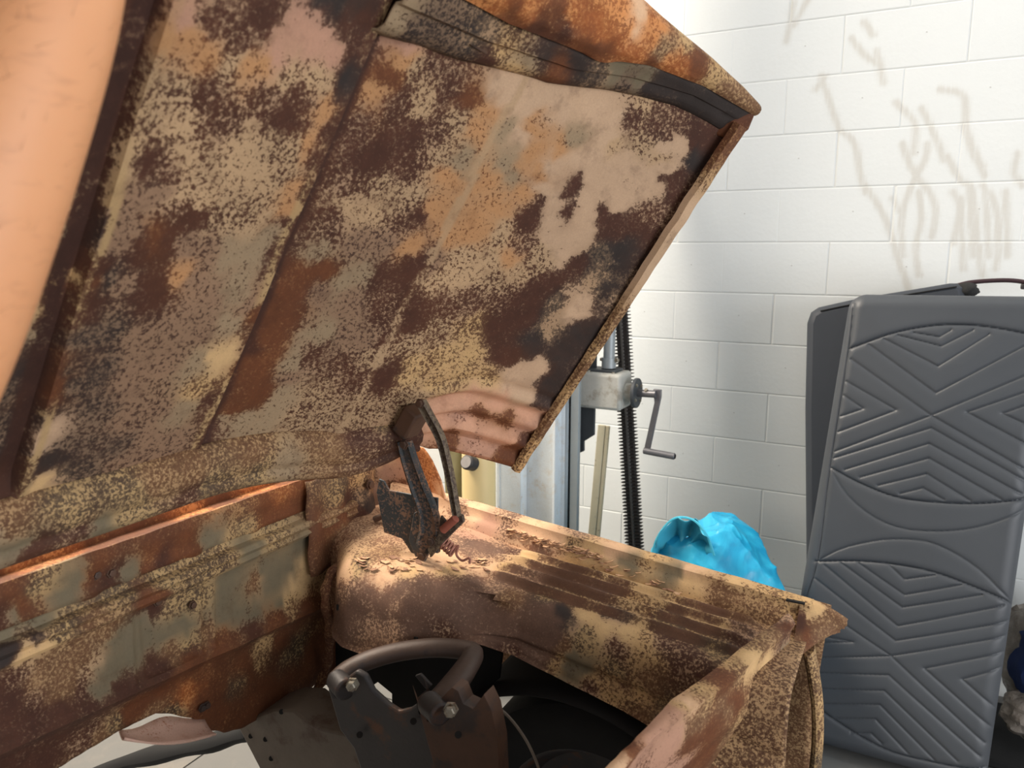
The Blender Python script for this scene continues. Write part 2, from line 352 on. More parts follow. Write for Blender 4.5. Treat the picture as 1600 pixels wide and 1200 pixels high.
HOODP = '''215 40 D;200 110 D;175 180 D;150 260 D;135 330 D;115 410 D;100 470 D;85 500 D;70 560 R;85 610 R;165 100 T;145 190 y;130 250 G;118 310 S;103 370 G;92 430 y;80 480 Y;70 530 G;50 560 B;40 640 k;30 700 B;60 690 P;20 760 B;70 750 Y;100 740 b;20 600 k;15 660 k;
260 60 O;300 20 n;345 25 d;300 50 O;380 60 d;410 30 D;430 80 n;490 60 n;480 30 n;525 80 n;545 30 D;320 90 O;360 110 T;400 110 O;450 120 T;240 120 S;280 140 S;330 150 d;230 170 S;270 190 T;310 180 T;350 190 d;420 160 d;440 190 D;470 160 d;500 120 T;505 170 O;460 230 S;420 230 S;380 220 T;200 230 T;230 260 D;255 265 d;190 270 T;290 250 T;330 270 S;370 260 T;410 280 T;440 270 S;480 220 O;460 290 O;450 330 O;
180 300 K;200 320 K;240 310 K;280 310 T;320 320 T;300 345 D;280 340 d;260 380 D;340 340 S;380 330 S;410 350 T;420 380 G;160 360 k;190 370 K;220 400 D;240 380 R;300 380 K;330 390 K;370 390 G;400 400 G;150 420 D;125 440 R;130 480 D;170 430 k;200 440 K;225 450 D;235 470 D;280 430 O;310 440 K;330 470 K;370 450 G;130 530 k;170 510 k;220 520 K;270 500 K;320 510 K;360 500 G;390 470 K;110 600 k;160 580 k;210 590 K;260 570 K;310 570 G;340 560 Y;150 640 k;200 650 K;250 640 K;290 640 G;310 610 y;130 700 k;180 700 k;230 690 K;270 690 K;90 720 B;120 740 k;190 730 K;
560 70 D;540 130 B;520 200 D;500 250 D;480 300 D;460 350 D;440 400 D;425 450 D;400 480 R;440 450 R;480 430 R;500 425 R;390 530 D;430 520 R;420 480 R;370 570 R;400 580 R;340 620 D;360 640 R;400 620 R;330 660 D;410 560 R;350 650 G;380 660 G;420 650 G;
600 40 n;640 60 n;680 90 d;620 100 O;600 120 R;640 120 S;580 160 O;560 200 d;620 170 d;660 160 T;700 140 d;740 150 R;720 190 S;680 200 d;640 210 D;600 230 D;570 250 D;640 260 d;600 290 S;550 290 d;540 330 T;580 330 T;620 310 S;660 300 S;690 240 S;660 340 D;640 350 d;520 360 d;560 380 K;500 390 G;600 380 K;640 390 O;530 440 G;500 460 K;570 430 G;590 430 D;550 480 K;500 520 G;460 560 G;480 560 d;530 530 K;450 590 K;440 620 G;490 610 S;
700 280 O;680 330 O;740 210 O;760 170 O;720 250 G;790 200 G;790 250 G;800 150 P;860 150 P;840 200 O;880 230 O;830 240 O;900 210 G;880 180 P;930 170 P;980 190 d;1020 190 d;1060 200 d;1000 220 S;950 220 P;1050 230 P;900 250 P;960 260 P;1000 290 P;1030 250 T;1080 220 D;1080 250 B;1050 280 D;1010 330 d;980 300 P;940 300 P;930 250 P;960 230 T;
760 280 O;800 280 G;850 270 O;820 300 O;780 320 O;850 300 P;900 290 D;890 330 D;845 310 D;830 340 D;870 340 P;920 330 P;940 335 D;960 350 D;990 350 D;970 390 B;940 400 b;700 370 O;740 360 O;780 370 T;820 380 d;850 390 S;880 370 P;880 400 P;900 420 D;930 440 b;860 440 D;800 400 O;760 410 T;720 400 T;680 400 K;650 410 D;680 440 T;720 440 T;770 440 S;810 430 T;840 420 S;830 460 D;790 470 d;740 470 d;700 480 d;640 460 D;610 470 d;650 500 D;690 510 S;740 510 y;640 540 S;600 530 d;570 530 K;580 560 S;540 570 d;560 600 d;600 590 D;640 580 y;690 560 y;740 550 y;780 510 D;820 490 D;870 480 b;900 480 P;860 510 b;910 520 B;880 550 B;830 540 B;790 550 D;840 570 P;800 590 P;820 620 P;860 590 B;850 620 B;760 590 y;720 590 y;680 600 y;660 620 S;620 620 S;560 630 S;500 640 S;460 650 S;
700 620 N;740 615 N;780 625 N;820 650 N;680 640 N;720 650 n;760 645 R;790 660 R;820 670 n;690 670 N;730 665 N;770 680 N;800 690 N;700 690 R;740 690 n;770 705 n;790 720 R;810 700 R;820 690 D;
870 260 P;920 280 P;872 312 P;910 312 P;960 300 P;1000 262 P;980 250 P;1020 282 P;962 322 P;920 352 P;900 372 P;860 372 P;845 285 P;780 140 P;830 165 P;1000 172 T;960 192 P;1040 262 P;1062 232 P;1010 210 S;815 215 P;500 15 B;560 15 B;530 5 B;560 30 D;1110 215 D'''
paint(skin, HOODP, 'S')  # black spots at the latch gap and far edge paint in their shade
def recolour(o, fn):
    me = o.data; off = root_loc(o); P_, R_ = me.attributes['pc'].data, me.attributes['rc'].data
    for v in me.vertices:
        r = fn(*(v.co+off))
        if r:
            f, dc, rcol, spk, pcol = r; c = P_[v.index].color
            P_[v.index].color = tuple(lerp(c[i], lin(pcol[i]), f) if pcol else c[i] for i in range(3))+(c[3]+dc*f,)
            c = R_[v.index].color; R_[v.index].color = tuple(lerp(c[i], lin(rcol[i]), f) for i in range(3))+(lerp(c[3], spk, f),)
def crease_rust_shade(x, y, z):   # bare rust and the groove's shade painted into the pressed creases, paint left along their lips
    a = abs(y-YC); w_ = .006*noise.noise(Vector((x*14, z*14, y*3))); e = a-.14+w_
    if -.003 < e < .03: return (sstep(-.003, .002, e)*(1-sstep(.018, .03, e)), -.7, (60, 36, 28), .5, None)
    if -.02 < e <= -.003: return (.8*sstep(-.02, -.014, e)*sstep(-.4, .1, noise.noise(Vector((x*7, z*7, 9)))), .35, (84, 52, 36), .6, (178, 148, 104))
    e = a-.41+w_*.4
    if -.008 < e < .004: return (.7, .3, (90, 58, 40), .7, (176, 146, 112))
recolour(skin, crease_rust_shade)
# rear channel
def rchan(y, q): return q
prof = [(.012, -.002), (.006, .012), (-.004, .024), (-.03, .032), (-.05, .030), (-.058, .038), (-.070, .038), (-.082, .030), (-.085, .012), (-.083, -.004)]
rows = []
for y in np.linspace(2*YC-1.2, 1.2, 120):
    a = abs(y-YC); r = []
    for i in range(len(prof)-1):
        for t in np.linspace(0, 1, 4)[:-1]:
            s = lerp(prof[i][0], prof[i+1][0], t); n = lerp(prof[i][1], prof[i+1][1], t)
            sc = 1-.45*sstep(.45, .55, a); r.append(Hd(s*sc+.04*sstep(.4, .55, a), y, n*(1-.3*sstep(.49, .55, a))))
    r.append(Hd(prof[-1][0]*(1-.45*sstep(.45, .55, a))+.04*sstep(.4, .55, a), y, prof[-1][1])); rows.append(r)
rc_ = grid('rear_channel', rows, RUST, hood, smooth=60, solid=.003, face_cam=True)
paint(rc_, '0 820 G;100 790 e;200 765 e;300 735 E;400 712 E;500 690 E;600 670 e;640 660 D;30 850 g;120 830 d;120 810 e;220 790 e;160 820 g;320 760 e;300 770 d;400 735 e;450 722 G;520 705 E;590 690 d;630 680 D;60 860 D;250 745 E;560 680 d;20 800 E', 'e')
# front brace, lip
for side in (1, -1):
    yy = [YC+side*v for v in np.linspace(.125, .755, 110)]; rows, rows2 = [], []
    for y in yy:
        a0, a1, a2, k0, k1 = sf_(y), sl_(y), sh_(y), nl_(y), nm_(y); w0 = a1-a0; W0 = a2-a1; r = []
        bp = [(a0-.008, -.001), (a0-.002, .3*k0), (a0+.12*w0, .5*k0), (a0+.45*w0, .62*k0), (a0+.5*w0, .8*k0), (a0+.92*w0, k0), (a1+.004, .9*k0), (a1+.008, .3*k0)]
        for i in range(len(bp)-1):
            for t in (0, .33, .66):
                S_, n_ = lerp(bp[i][0], bp[i+1][0], t), lerp(bp[i][1], bp[i+1][1], t); r.append(Hd(S_, y, n_+.0035*noise.noise(Vector((y*16, S_*30, 2)))*min(1, k0/.02)))
        rows.append(r); r = []
        kink = .007*math.exp(-((abs(y-YC)-.475)/.02)**2)
        lp = [(a1+.008, .6*k0), (a1-.002-kink, k0), (a1-.002-kink, k0+.3*(k1-k0)), (a1+.12*W0, k0+.8*(k1-k0)), (a1+.35*W0, k1), (a1+.65*W0, k1*.95), (a1+.86*W0, k1*.7), (a2, k1*.3), (a2-.002, -.004)]
        for i in range(len(lp)-1):
            for t in (0, .25, .5, .75):
                S_, n_ = lerp(lp[i][0], lp[i+1][0], t), lerp(lp[i][1], lp[i+1][1], t); q = Vector((y*13, S_*22, 5)); w_ = .0045*noise.noise(q)+.002*noise.noise(q*3)
                r.append(Hd(S_, y, n_+w_*min(1, k1/.04)))
        rows2.append(r)
    br = grid('front_brace', rows, RUST, hood, smooth=40, solid=.003, face_cam=True)
    paint(br, '620 30 G;680 50 k;740 60 b;780 80 y;820 95 G;870 110 R;930 120 b;960 110 g;1000 125 g;1050 135 B;1100 160 B;1130 180 B;720 70 k;800 110 y;600 25 G;760 95 D;660 55 k;850 80 B;900 100 B;980 130 k;1020 140 B', 'B')  # black spots paint in the shade under the lip
    lp_ = grid('hood_lip', rows2, RUST, hood, smooth=50, solid=.004, face_cam=True)
    paint(lp_, '620 5 R;700 10 o;760 10 o;820 15 o;860 30 R;900 20 o;940 40 o;930 70 R;980 40 o;1000 80 o;1040 70 E;1060 100 o;1090 90 R;1120 120 y;1150 140 E;1170 160 E;1000 20 L;780 30 o;840 45 D;1140 110 E;1020 95 R;720 25 R;800 25 R;960 20 o;880 50 D;1030 45 o;1070 60 y', 'o')
ng_ = crown(.99)+.012
plate('gusset', [onP(x, y, P0+NN*ng_, NN) for x, y in [(738, 72), (800, 112), (838, 118), (822, 106), (776, 84)]], NN*-.008, BROWNST, hood)
# hem along each side edge
for side in (1, -1):
    ye = YC+side*.75; rows = []
    for s in np.linspace(0.0, .80, 60):
        w_ = .002*noise.noise(Vector((s*30, side, 0)))
        hw = .012+.014*sstep(.25, .7, s); pr = [(-hw, -.004), (-hw-.001, .008), (-.004, .016), (.006, .014), (.008, -.03), (.002, -.032), (.000, -.004)]
        rows.append([Hd(s, ye, n+w_)+A([0, side*dy, 0]) for dy, n in pr])
    he = grid('side_hem', rows, RUST, hood, closed=True, caps=True, smooth=40)
    paint(he, '1110 225 R;1080 260 P;1060 300 P;1040 320 P;1010 370 e;980 420 P;950 470 E;920 520 y;880 590 y;850 640 E;820 690 y;800 725 y;900 560 E;1095 245 y', 'y')
    pts = [Hd(.79, ye-side*.022, .012), Hd(.835, ye+side*.003, .010), Hd(.80, ye+side*.006, .014), Hd(.772, ye-side*.004, .014), Hd(.765, ye-side*.02, .002)]
    cp = plate('corner_fold', pts, NN*-.02, RUST, hood, bevel=.005); paint(cp, '1150 180 D;1140 200 R', 'R')

# ---------- cowl and firewall
XF = -1.06
prof = [(-1.45, 1.12), (-1.30, 1.04), (-1.135, 1.02), (-1.128, 1.060), (-1.122, 1.061), (-1.118, 1.046), (-1.075, 1.042), (-1.066, 1.058), (-1.060, 1.058), (-1.057, 1.045), (-1.066, 1.01), (-1.066, .985)]
def dense(pr, st):
    out = [];
    for i in range(len(pr)-1):
        n = max(1, int(math.hypot(pr[i+1][0]-pr[i][0], pr[i+1][1]-pr[i][1])/st))
        out += [(lerp(pr[i][0], pr[i+1][0], t/n), lerp(pr[i][1], pr[i+1][1], t/n)) for t in range(n)]
    return out+[pr[-1]]
def ztilt(y): return -.018*(y-.5)
rows = []
for y in np.linspace(.0, 1.34, 150):
    w_ = .0025*noise.noise(Vector((y*22, 0, 4))); rows.append([A([x+(w_ if i > 8 else 0), y, z+ztilt(y)+(w_ if z > 1.05 else 0)]) for i, (x, z) in enumerate(dense(prof, .012))])
cw = grid('cowl_panel', rows, RUST, car, smooth=40, solid=.003, face_cam=True)
paint(cw, '20 890 o;100 865 o;200 830 R;300 800 o;400 770 o;500 735 o;560 722 L;10 905 R;150 850 R;350 785 R;20 925 R;60 915 e;110 905 g;150 890 R;180 900 D;230 870 R;290 860 R;330 840 g;380 830 e;420 810 R;470 790 R;520 770 E;560 750 e;40 950 R;100 930 g;0 960 D;250 880 D;300 880 g;500 800 R;450 820 e;580 740 e;200 895 g;30 960 g', 'R')
def fzb(y): return interp(y, [(0, .69), (.51, .70), (.60, .725), (.70, .728), (.765, .722), (.80, .70), (.835, .672), (.865, .632), (.90, .606), (.95, .588), (1.045, .582), (1.2, .572)])
rows = []
for y in np.linspace(.2, 1.25, 280):
    zb = fzb(y)+.004*noise.noise(Vector((y*40, 1, 1)))
    zc = .833-.04*(y-.5)/.5
    pr = [(-1.066, .990), (-1.062, .978), (-1.046, .974), (-1.041, .966), (-1.047, .958), (-1.043, .950), (-1.050, .942), (-1.062, .938), (-1.066, .925), (-1.067, .88), (-1.067, zc+.01), (-1.060, zc), (-1.058, zc-.012), (-1.075, zc-.03), (-1.086, (zc+zb)/2), (-1.09, zb+.02), (-1.094, zb)]
    r = []
    for i in range(len(pr)-1):
        for t in (0, .25, .5, .75):
            x = lerp(pr[i][0], pr[i+1][0], t); z = lerp(pr[i][1], pr[i+1][1], t)
            if z < .935 and z > zc:   # pressed panels of the bulkhead
                for yr, h in ((.715, .004), (.845, .004), (.875, .003), (.87, .002)): x += h*math.exp(-((y-yr-.05*(z-.87))/.005)**2)
                x -= .004*sstep(.73, .74, y)*(1-sstep(.83, .84, y))
            x += .0025*noise.noise(Vector((y*12, z*12, 3))); r.append(A([x, y, z+ztilt(y)]))
    rows.append(r)
fwl = grid('firewall', rows, RUST, car, smooth=45, solid=.003, face_cam=True)
paint(fwl, '''0 990 g;60 965 g;120 945 e;180 930 e;260 905 e;340 870 e;420 840 e;500 805 E;550 780 E;0 1030 B;60 1000 b;100 990 e;150 975 E;40 1030 Y;75 1015 Y;20 1060 d;60 1060 E;110 1030 E;140 1050 T;100 1080 E;170 980 E;190 1000 g;180 1040 g;210 1020 g;160 1070 g;220 970 g;235 1000 g;130 1080 d;60 1100 d;20 1100 D;240 935 R;270 940 e;300 930 e;240 950 D;280 970 g;260 1000 g;290 980 g;270 1020 E;290 1005 e;310 940 e;320 990 E;340 960 g;350 930 g;360 900 g;400 905 E;410 890 g;430 900 g;370 960 g;400 960 g;440 940 g;450 890 g;480 880 Y;460 920 Y;450 940 y;500 860 e;470 850 g;400 860 g;330 890 e;
50 1130 D;100 1110 D;150 1100 D;200 1080 D;250 1050 D;300 1030 R;350 1010 R;400 985 D;430 965 R;480 950 R;20 1180 D;80 1170 D;140 1150 d;200 1110 R;220 1100 R;260 1070 R;300 1060 R;290 1080 o;340 1060 R;380 1060 R;400 1030 y;410 1010 y;380 1040 R;370 1070 e;420 1080 R;460 1060 R;460 1020 e;440 1000 R;490 1020 R;350 1110 R;320 1100 R;270 1110 e;240 1110 E;180 1130 e;160 1150 E;110 1190 E;390 1110 R''', 'R')
# seam flange, grommet, bolts, flap
tube('seam_flange', smooth_path([onX(x, y, xx) for x, y, xx in [(548, 872, -1.0), (524, 888, -1.0), (510, 915, -1.0), (509, 945, -1.0), (515, 985, -1.02), (513, 1025, -1.05), (505, 1058, -1.07), (490, 1086, -1.08)]], 50), [.011+.002*math.sin(i*.9) for i in range(51)], rust_mat('seam_rust', const=(rgb(150, 112, 78), rgb(92, 56, 38), .35, .7)), car, 10, .6)
gm = cyl('grommet', onX(525, 868, -1.062), onX(525, 868, -1.062)+A([.012, 0, 0]), .019, rust_mat('grommet_rust', const=(rgb(120, 90, 64), rgb(88, 54, 38), .4, .6)), car, bevel=.003)
cyl('grommet_bore', onX(525, 868, -1.05), onX(525, 868, -1.05)+A([.0035, 0, 0]), .010, BROWNST, gm)
for x, y in ((315, 1106), (245, 940), (300, 945), (485, 850), (173, 895), (150, 898), (322, 1102)):
    bolt('bolt', onX(x, y, -1.066 if y < 1000 else -1.083), (1, 0, 0), .006, .006, BROWNST, car)
fp = [onX(x, y, -1.10) for x, y in [(187, 1140), (215, 1128), (250, 1122), (300, 1118), (318, 1130), (335, 1146), (300, 1150), (270, 1160), (240, 1160), (200, 1150)]]
flapm = rust_mat('flap_paint', const=(rgb(214, 176, 158), rgb(170, 104, 66), .8, .6)); n = 14; rows = []
for i in range(n):
    t = i/(n-1); a = onX(lerp(187, 318, t), 1140-22*math.sin(t*1.6)+4*math.sin(t*9), -1.095); c_ = onX(lerp(195, 338, t), 1152+12*math.sin(t*3.14)-6*t, -1.04)
    rows.append([lerp(a, c_, q/5)+A([0, 0, -.008*math.sin(q/5*3.14)]) for q in range(6)])
grid('torn_flap', rows, flapm, car, solid=.003, face_cam=True)
# cowl corner behind the hinge
pc_ = [(545, 728), (600, 708), (640, 697), (660, 700), (675, 722), (688, 750), (694, 776), (640, 800), (560, 800)]
cc = []
for v in np.linspace(0, 1, 24):
    r = []
    for u in np.linspace(0, 1, 24):
        x = lerp(540, 694, u); top = interp(x, [(540, 728), (600, 708), (645, 696), (662, 701), (675, 722), (688, 752), (694, 776)]); y = lerp(top, 815, v); r.append(onY(x, y, 1.385+.02*math.sin(v*2)-.05*max(0, .4-u)))
    cc.append(r)
cco = grid('cowl_corner', cc, RUST, car, solid=.004, face_cam=True); paint(cco, '560 740 E;600 715 L;640 705 o;610 740 n;640 730 n;670 730 o;670 760 o;685 765 L;650 770 n;600 780 n;625 760 R', 'o')
# recess block at the end of the bulkhead
rv = []
for v in np.linspace(0, 1, 18):
    rv.append([A([-1.048+.006*math.sin(u*17)+.003*math.sin(v*14), 1.10+u*.22, 1.045-.01*u-v*.2]) for u in np.linspace(0, 1, 24)])
ro = grid('bulkhead_end', rv, RUST, car, solid=.003, face_cam=True, smooth=50); paint(ro, '530 770 e;560 750 y;580 760 E;590 800 B;560 800 D;570 830 E;540 830 E;600 830 B;550 860 D;580 780 B;520 820 R;545 790 D;570 775 b;535 810 R', 'D')
for p in (onX(577, 757, -1.035), onX(560, 840, -1.035), onX(578, 832, -1.03)): bolt('bolt', p, (1, 0, 0), .009, .008, BROWNST, car)
tube('brake_pipe', smooth_path([onX(585, 812, -1.0), onX(600, 805, -.98), onX(612, 798, -.96)], 10), .007, BROWNST, car)

# ---------- inner fender (shelf, wall and rail)
RIBY = (1.345, 1.305, 1.265, 1.225)
def zr(x): return .948-.1*(x+.925)
Yi_t = [(-1.06, 1.175), (-1.02, 1.15), (-.985, 1.105), (-.955, 1.072), (-.92, 1.058), (-.80, 1.065), (-.68, 1.12), (-.60, 1.15), (-.4, 1.165), (-.2, 1.155), (-.1, 1.15)]
Zb_t = [(-1.06, .772), (-.97, .765), (-.88, .755), (-.80, .760), (-.70, .792), (-.66, .798), (-.60, .780), (-.46, .742), (-.35, .712), (-.2, .672), (-.1, .65)]
Rd_t = [(-1.06, .05), (-.98, .07), (-.85, .085), (-.72, .07), (-.6, .05), (-.1, .045)]
def fender_rows(mir=False):
    rows = []
    for x in np.linspace(-1.06, -.13, 150):
        z0 = zr(x); zs = z0-.05+.010*(1-sstep(-.85, -.66, x)); yi = interp(x, Yi_t); zb = interp(x, Zb_t); rd = interp(x, Rd_t)
        pr = [(1.428, z0-.03), (1.426, z0-.004), (1.422, z0), (1.400, z0+.001), (1.390, z0-.002), (1.387, z0-.018), (1.380, z0-.022), (1.372, zs+.012)]
        n = 46
        for i in range(n+1):
            y = lerp(1.366, yi+rd, i/n); z = zs+.004*math.sin(i/n*math.pi)
            am = sstep(-.74, -.66, x)*(1-sstep(-.235, -.195, x)); m_ = .0135*am; h = 0
            for yr in RIBY: h = max(h, math.exp(-((y-yr-.02*(x+.45))/.0075)**2))
            pr.append((y, z+m_*h))
        for i in range(1, 9):
            a = i/8*math.pi/2; pr.append((yi+rd-rd*math.sin(a), zs-rd*(1-math.cos(a))))
        zt = zs-rd
        for i in range(1, 15):
            t = i/14; pr.append((yi-.012*t+.010*math.exp(-((t-.55)/.12)**2)*sstep(-.7, -.6, x), lerp(zt, zb, t)))
        pr += [(yi-.018, zb-.004), (yi-.006, zb-.012)]
        dent = .03*math.exp(-((x+.665)/.045)**2)   # fold where the shelf narrows
        r = []
        for (y, z) in pr:
            if z < zs-.01: y += dent*sstep(zb, zs-.02, z)*.6
            p = A([x, y, z+.0018*noise.noise(Vector((x*18, y*18, z*18)))]); 
            if mir: p[1] = 2*YC-p[1]
            r.append(p)
        rows.append(r)
    return rows
fen = grid('inner_fender', fender_rows(), RUST, car, smooth=60, solid=.003, face_cam=True)
paint(fen, '''700 785 L;740 792 L;790 806 V;840 820 L;900 835 V;960 855 L;1020 872 y;1080 890 L;1150 912 Y;1200 925 y;1240 940 y;1280 960 y;720 800 V;760 815 n;820 840 L;860 850 L;920 870 Y;980 880 g;1040 900 g;1080 910 Y;1120 920 E;1150 930 E;1190 945 E;1060 895 g;900 855 e;
540 890 L;560 880 e;600 870 E;640 880 L;680 880 L;640 895 Y;600 900 L;700 890 Y;740 870 V;720 850 V;740 840 n;780 850 V;800 860 d;770 860 M;740 850 M;700 870 L;820 870 Y;860 880 Y;900 890 y;850 865 M;790 885 Y;760 890 L;
540 920 V;580 930 M;620 920 M;660 920 M;700 920 M;740 910 M;780 910 V;800 900 V;550 950 M;600 950 M;640 945 M;620 935 V;680 950 M;720 960 M;760 950 M;800 940 E;530 960 M;580 975 V;620 985 V;660 985 M;700 985 d;740 990 M;780 970 M;820 960 M;
840 900 V;880 900 M;900 880 Y;920 900 y;960 900 Y;940 920 M;980 930 y;1000 915 Y;1020 950 y;1060 940 Y;1050 970 e;1080 960 Y;1100 990 y;1130 970 Y;1150 960 E;1150 1000 d;1120 1010 e;1160 980 V;860 930 e;900 940 y;920 960 Y;880 960 B;850 950 M;940 980 Y;900 980 b;960 960 b;980 990 Y;1000 1010 y;960 1010 d;1040 1010 d;1060 1030 d;1020 1030 y;1090 1040 d;920 1000 e;860 990 M;820 1000 M;880 1010 E;840 1020 M;900 1030 g;920 1045 g;890 1045 g;870 1035 y;930 1060 y;960 1050 e;980 1070 E;1000 1080 y;1020 1070 E;950 1080 y;980 1100 y;920 1080 d;860 1060 d;900 1090 D;960 1120 D;990 1130 E;800 1020 d;1040 1100 e;1000 1120 E''', 'E')
# near flanks of the pressed ribs: paint worn off, their shade painted in
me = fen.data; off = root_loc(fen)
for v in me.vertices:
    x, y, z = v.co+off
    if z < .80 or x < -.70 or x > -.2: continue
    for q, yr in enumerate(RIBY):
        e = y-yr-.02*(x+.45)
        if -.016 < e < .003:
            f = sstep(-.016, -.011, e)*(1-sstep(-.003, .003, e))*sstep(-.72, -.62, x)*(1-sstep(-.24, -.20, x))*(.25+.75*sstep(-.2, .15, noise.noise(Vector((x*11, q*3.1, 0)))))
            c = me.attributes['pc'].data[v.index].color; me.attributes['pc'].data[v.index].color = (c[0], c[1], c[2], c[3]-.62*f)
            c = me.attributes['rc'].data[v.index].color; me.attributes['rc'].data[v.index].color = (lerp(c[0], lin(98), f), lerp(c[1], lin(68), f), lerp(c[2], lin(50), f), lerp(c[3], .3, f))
fen2 = grid('inner_fender', fender_rows(True), RUST, car, smooth=60, solid=.003); paint(fen2, '', 'E')
# outer fender with wheel arch
def outer_rows(mir=False):
    rows = []
    for x in np.linspace(-1.06, -.10, 60):
        z0 = zr(x)-.006; arch = .30 if abs(x+.52) > .36 else .30+math.sqrt(max(0, .36**2-(x+.52)**2))*.95
        r = []
        for i in range(20):
            t = i/19; z = lerp(z0, max(arch, .28), t); y = 1.426+.075*math.sin(min(1, t*1.3)*math.pi*.5)-.02*t*t
            r.append(A([x-(.0 if x < -.12 else .02*math.sin(t*3)), 2*YC-y if mir else y, z]))
        rows.append(r)
    return rows
for mir in (False, True):
    of = grid('outer_fender', outer_rows(mir), RUST, car, smooth=60, solid=.003); paint(of, '', 'E')
# dark boxes for the shade of a rail slot and fender wall holes
box('slot', onZ(1243, 940, zr(-.15)+.001), .032, .007, .003, HOLE, fen, bevel=0)
for x, y, a, c_ in ((528, 949, .006, .012), (650, 1000, .008, .012), (662, 1003, .008, .008), (838, 1056, .006, .012), (848, 1062, .006, .007)):
    yy_ = 1.05 if x < 700 else 1.135
    dp = ray(x, y); bv = None
    me = fen.data; off = root_loc(fen)
    if 'BVF' not in globals(): BVF = BVHTree.FromPolygons([v.co+off for v in me.vertices], [tuple(p.vertices) for p in me.polygons])
    h = BVF.ray_cast(Vector(CC), Vector(dp).normalized())
    if h[0] is not None: box('punched_hole_shade', A(h[0]), a, .004, c_, HOLE, fen, bevel=.001)
# fender tip (the beak in front of the rail)
tp = []
for u in np.linspace(0, 1, 16):
    x = lerp(-.15, -.082, u); z0 = zr(x)-.02*u*u; wI = lerp(1.387, 1.398, u); hh = lerp(.075, .018, u**.8)
    pr = [(1.428, z0-hh*.8), (1.427, z0-.01), (1.420, z0), (1.402, z0+.001), (wI, z0-.006), (wI-.05*(1-u), z0-hh*.65), (wI-.075*(1-u), z0-hh*1.2), (wI, z0-hh*1.3)]
    rr = []
    for i in range(len(pr)-1):
        for t in (0, .33, .66): rr.append(A([x+.012*u*math.sin(i*.6), lerp(pr[i][0], pr[i+1][0], t), lerp(pr[i][1], pr[i+1][1], t)]))
    tp.append(rr)
tip = grid('fender_tip', tp, RUST, car, closed=True, caps=True, smooth=50)
paint(tip, '1245 940 Y;1270 950 Y;1290 960 E;1305 972 E;1240 965 D;1255 975 D;1280 985 E;1260 1000 R;1295 985 E;1250 1010 E;1235 955 D', 'E')
# ---------- front panel: flange and outer face
fl = [(1232, 958, 1243, 975), (1205, 978, 1222, 995), (1170, 1003, 1188, 1022), (1130, 1035, 1152, 1058), (1092, 1064, 1112, 1086), (1052, 1092, 1078, 1112), (1010, 1136, 1038, 1140), (980, 1166, 1008, 1166), (945, 1200, 975, 1200)]
B0 = [onZ(a, b_, .862) for a, b_, _, _ in fl]; F0 = [onZ(c_, d_, .858) for _, _, c_, d_ in fl]
e1, e2 = B0[-1]-B0[-3], F0[-1]-F0[-3]
B0 += [B0[-1]+e1*q for q in (1, 2, 3.5)]; F0 += [F0[-1]+e2*q for q in (1, 2, 3.5)]
B0 = smooth_path(B0, 90); F0 = smooth_path(F0, 90); rows = []
for i, (a, c_) in enumerate(zip(B0, F0)):
    t = i/90; r = []
    w_ = A([0, 0, .003*noise.noise(Vector((t*25, 0, 0)))])
    for q in (0, .5): r.append(lerp(a+A([-.002, 0, -.02]), a, q))
    for q in (0, .25, .5, .75): r.append(lerp(a, c_, q)+w_+A([0, 0, .003*math.sin(q*3.14)]))
    for q in np.linspace(0, 1, 40):
        r.append(c_+w_+A([-.004*sstep(0, .04, q)+.012*sstep(.03, .2, q)-.10*q+.018*math.sin(q*7+t*6)*sstep(0, .2, q), .012*q, -.48*q]))
    rows.append(r)
fpn = grid('front_panel', rows, RUST, car, smooth=32, solid=.003, face_cam=True)
paint(fpn, '''1225 968 V;1200 985 E;1180 1010 y;1150 1040 y;1120 1060 R;1100 1075 y;1080 1095 L;1050 1110 n;1020 1145 n;990 1170 R;970 1190 L;1000 1180 n;1070 1100 y;1230 980 R;1225 1000 d;1200 1010 E;1180 1030 Y;1160 1050 E;1200 1040 Y;1210 1060 e;1230 1030 g;1235 1060 Y;1220 1090 y;1240 1100 b;1245 1140 b;1230 1130 Y;1250 1180 b;1200 1100 g;1180 1090 E;1150 1090 R;1130 1110 E;1160 1120 y;1190 1140 g;1170 1160 g;1140 1150 E;1110 1140 R;1090 1130 E;1060 1150 n;1040 1170 n;1060 1190 n;1100 1180 R;1130 1190 R;1180 1190 e;1220 1170 Y;1030 1190 n;1080 1160 R''', 'E')
# fender front edge beside the panel
ep = [onX(x, y, -.105) for x, y in [(1243, 1015)]]
path = smooth_path([A([-.128, 1.365, .80]), A([-.118, 1.385, .74]), A([-.108, 1.395, .67]), A([-.104, 1.40, .58]), A([-.11, 1.40, .45]), A([-.13, 1.39, .32])], 40)
ed = tube('fender_edge', path, .019, RUST, car, 12, .55); paint(ed, '1245 1030 e;1255 1070 Y;1262 1110 R;1270 1150 y;1275 1190 e;1250 1050 D', 'E')
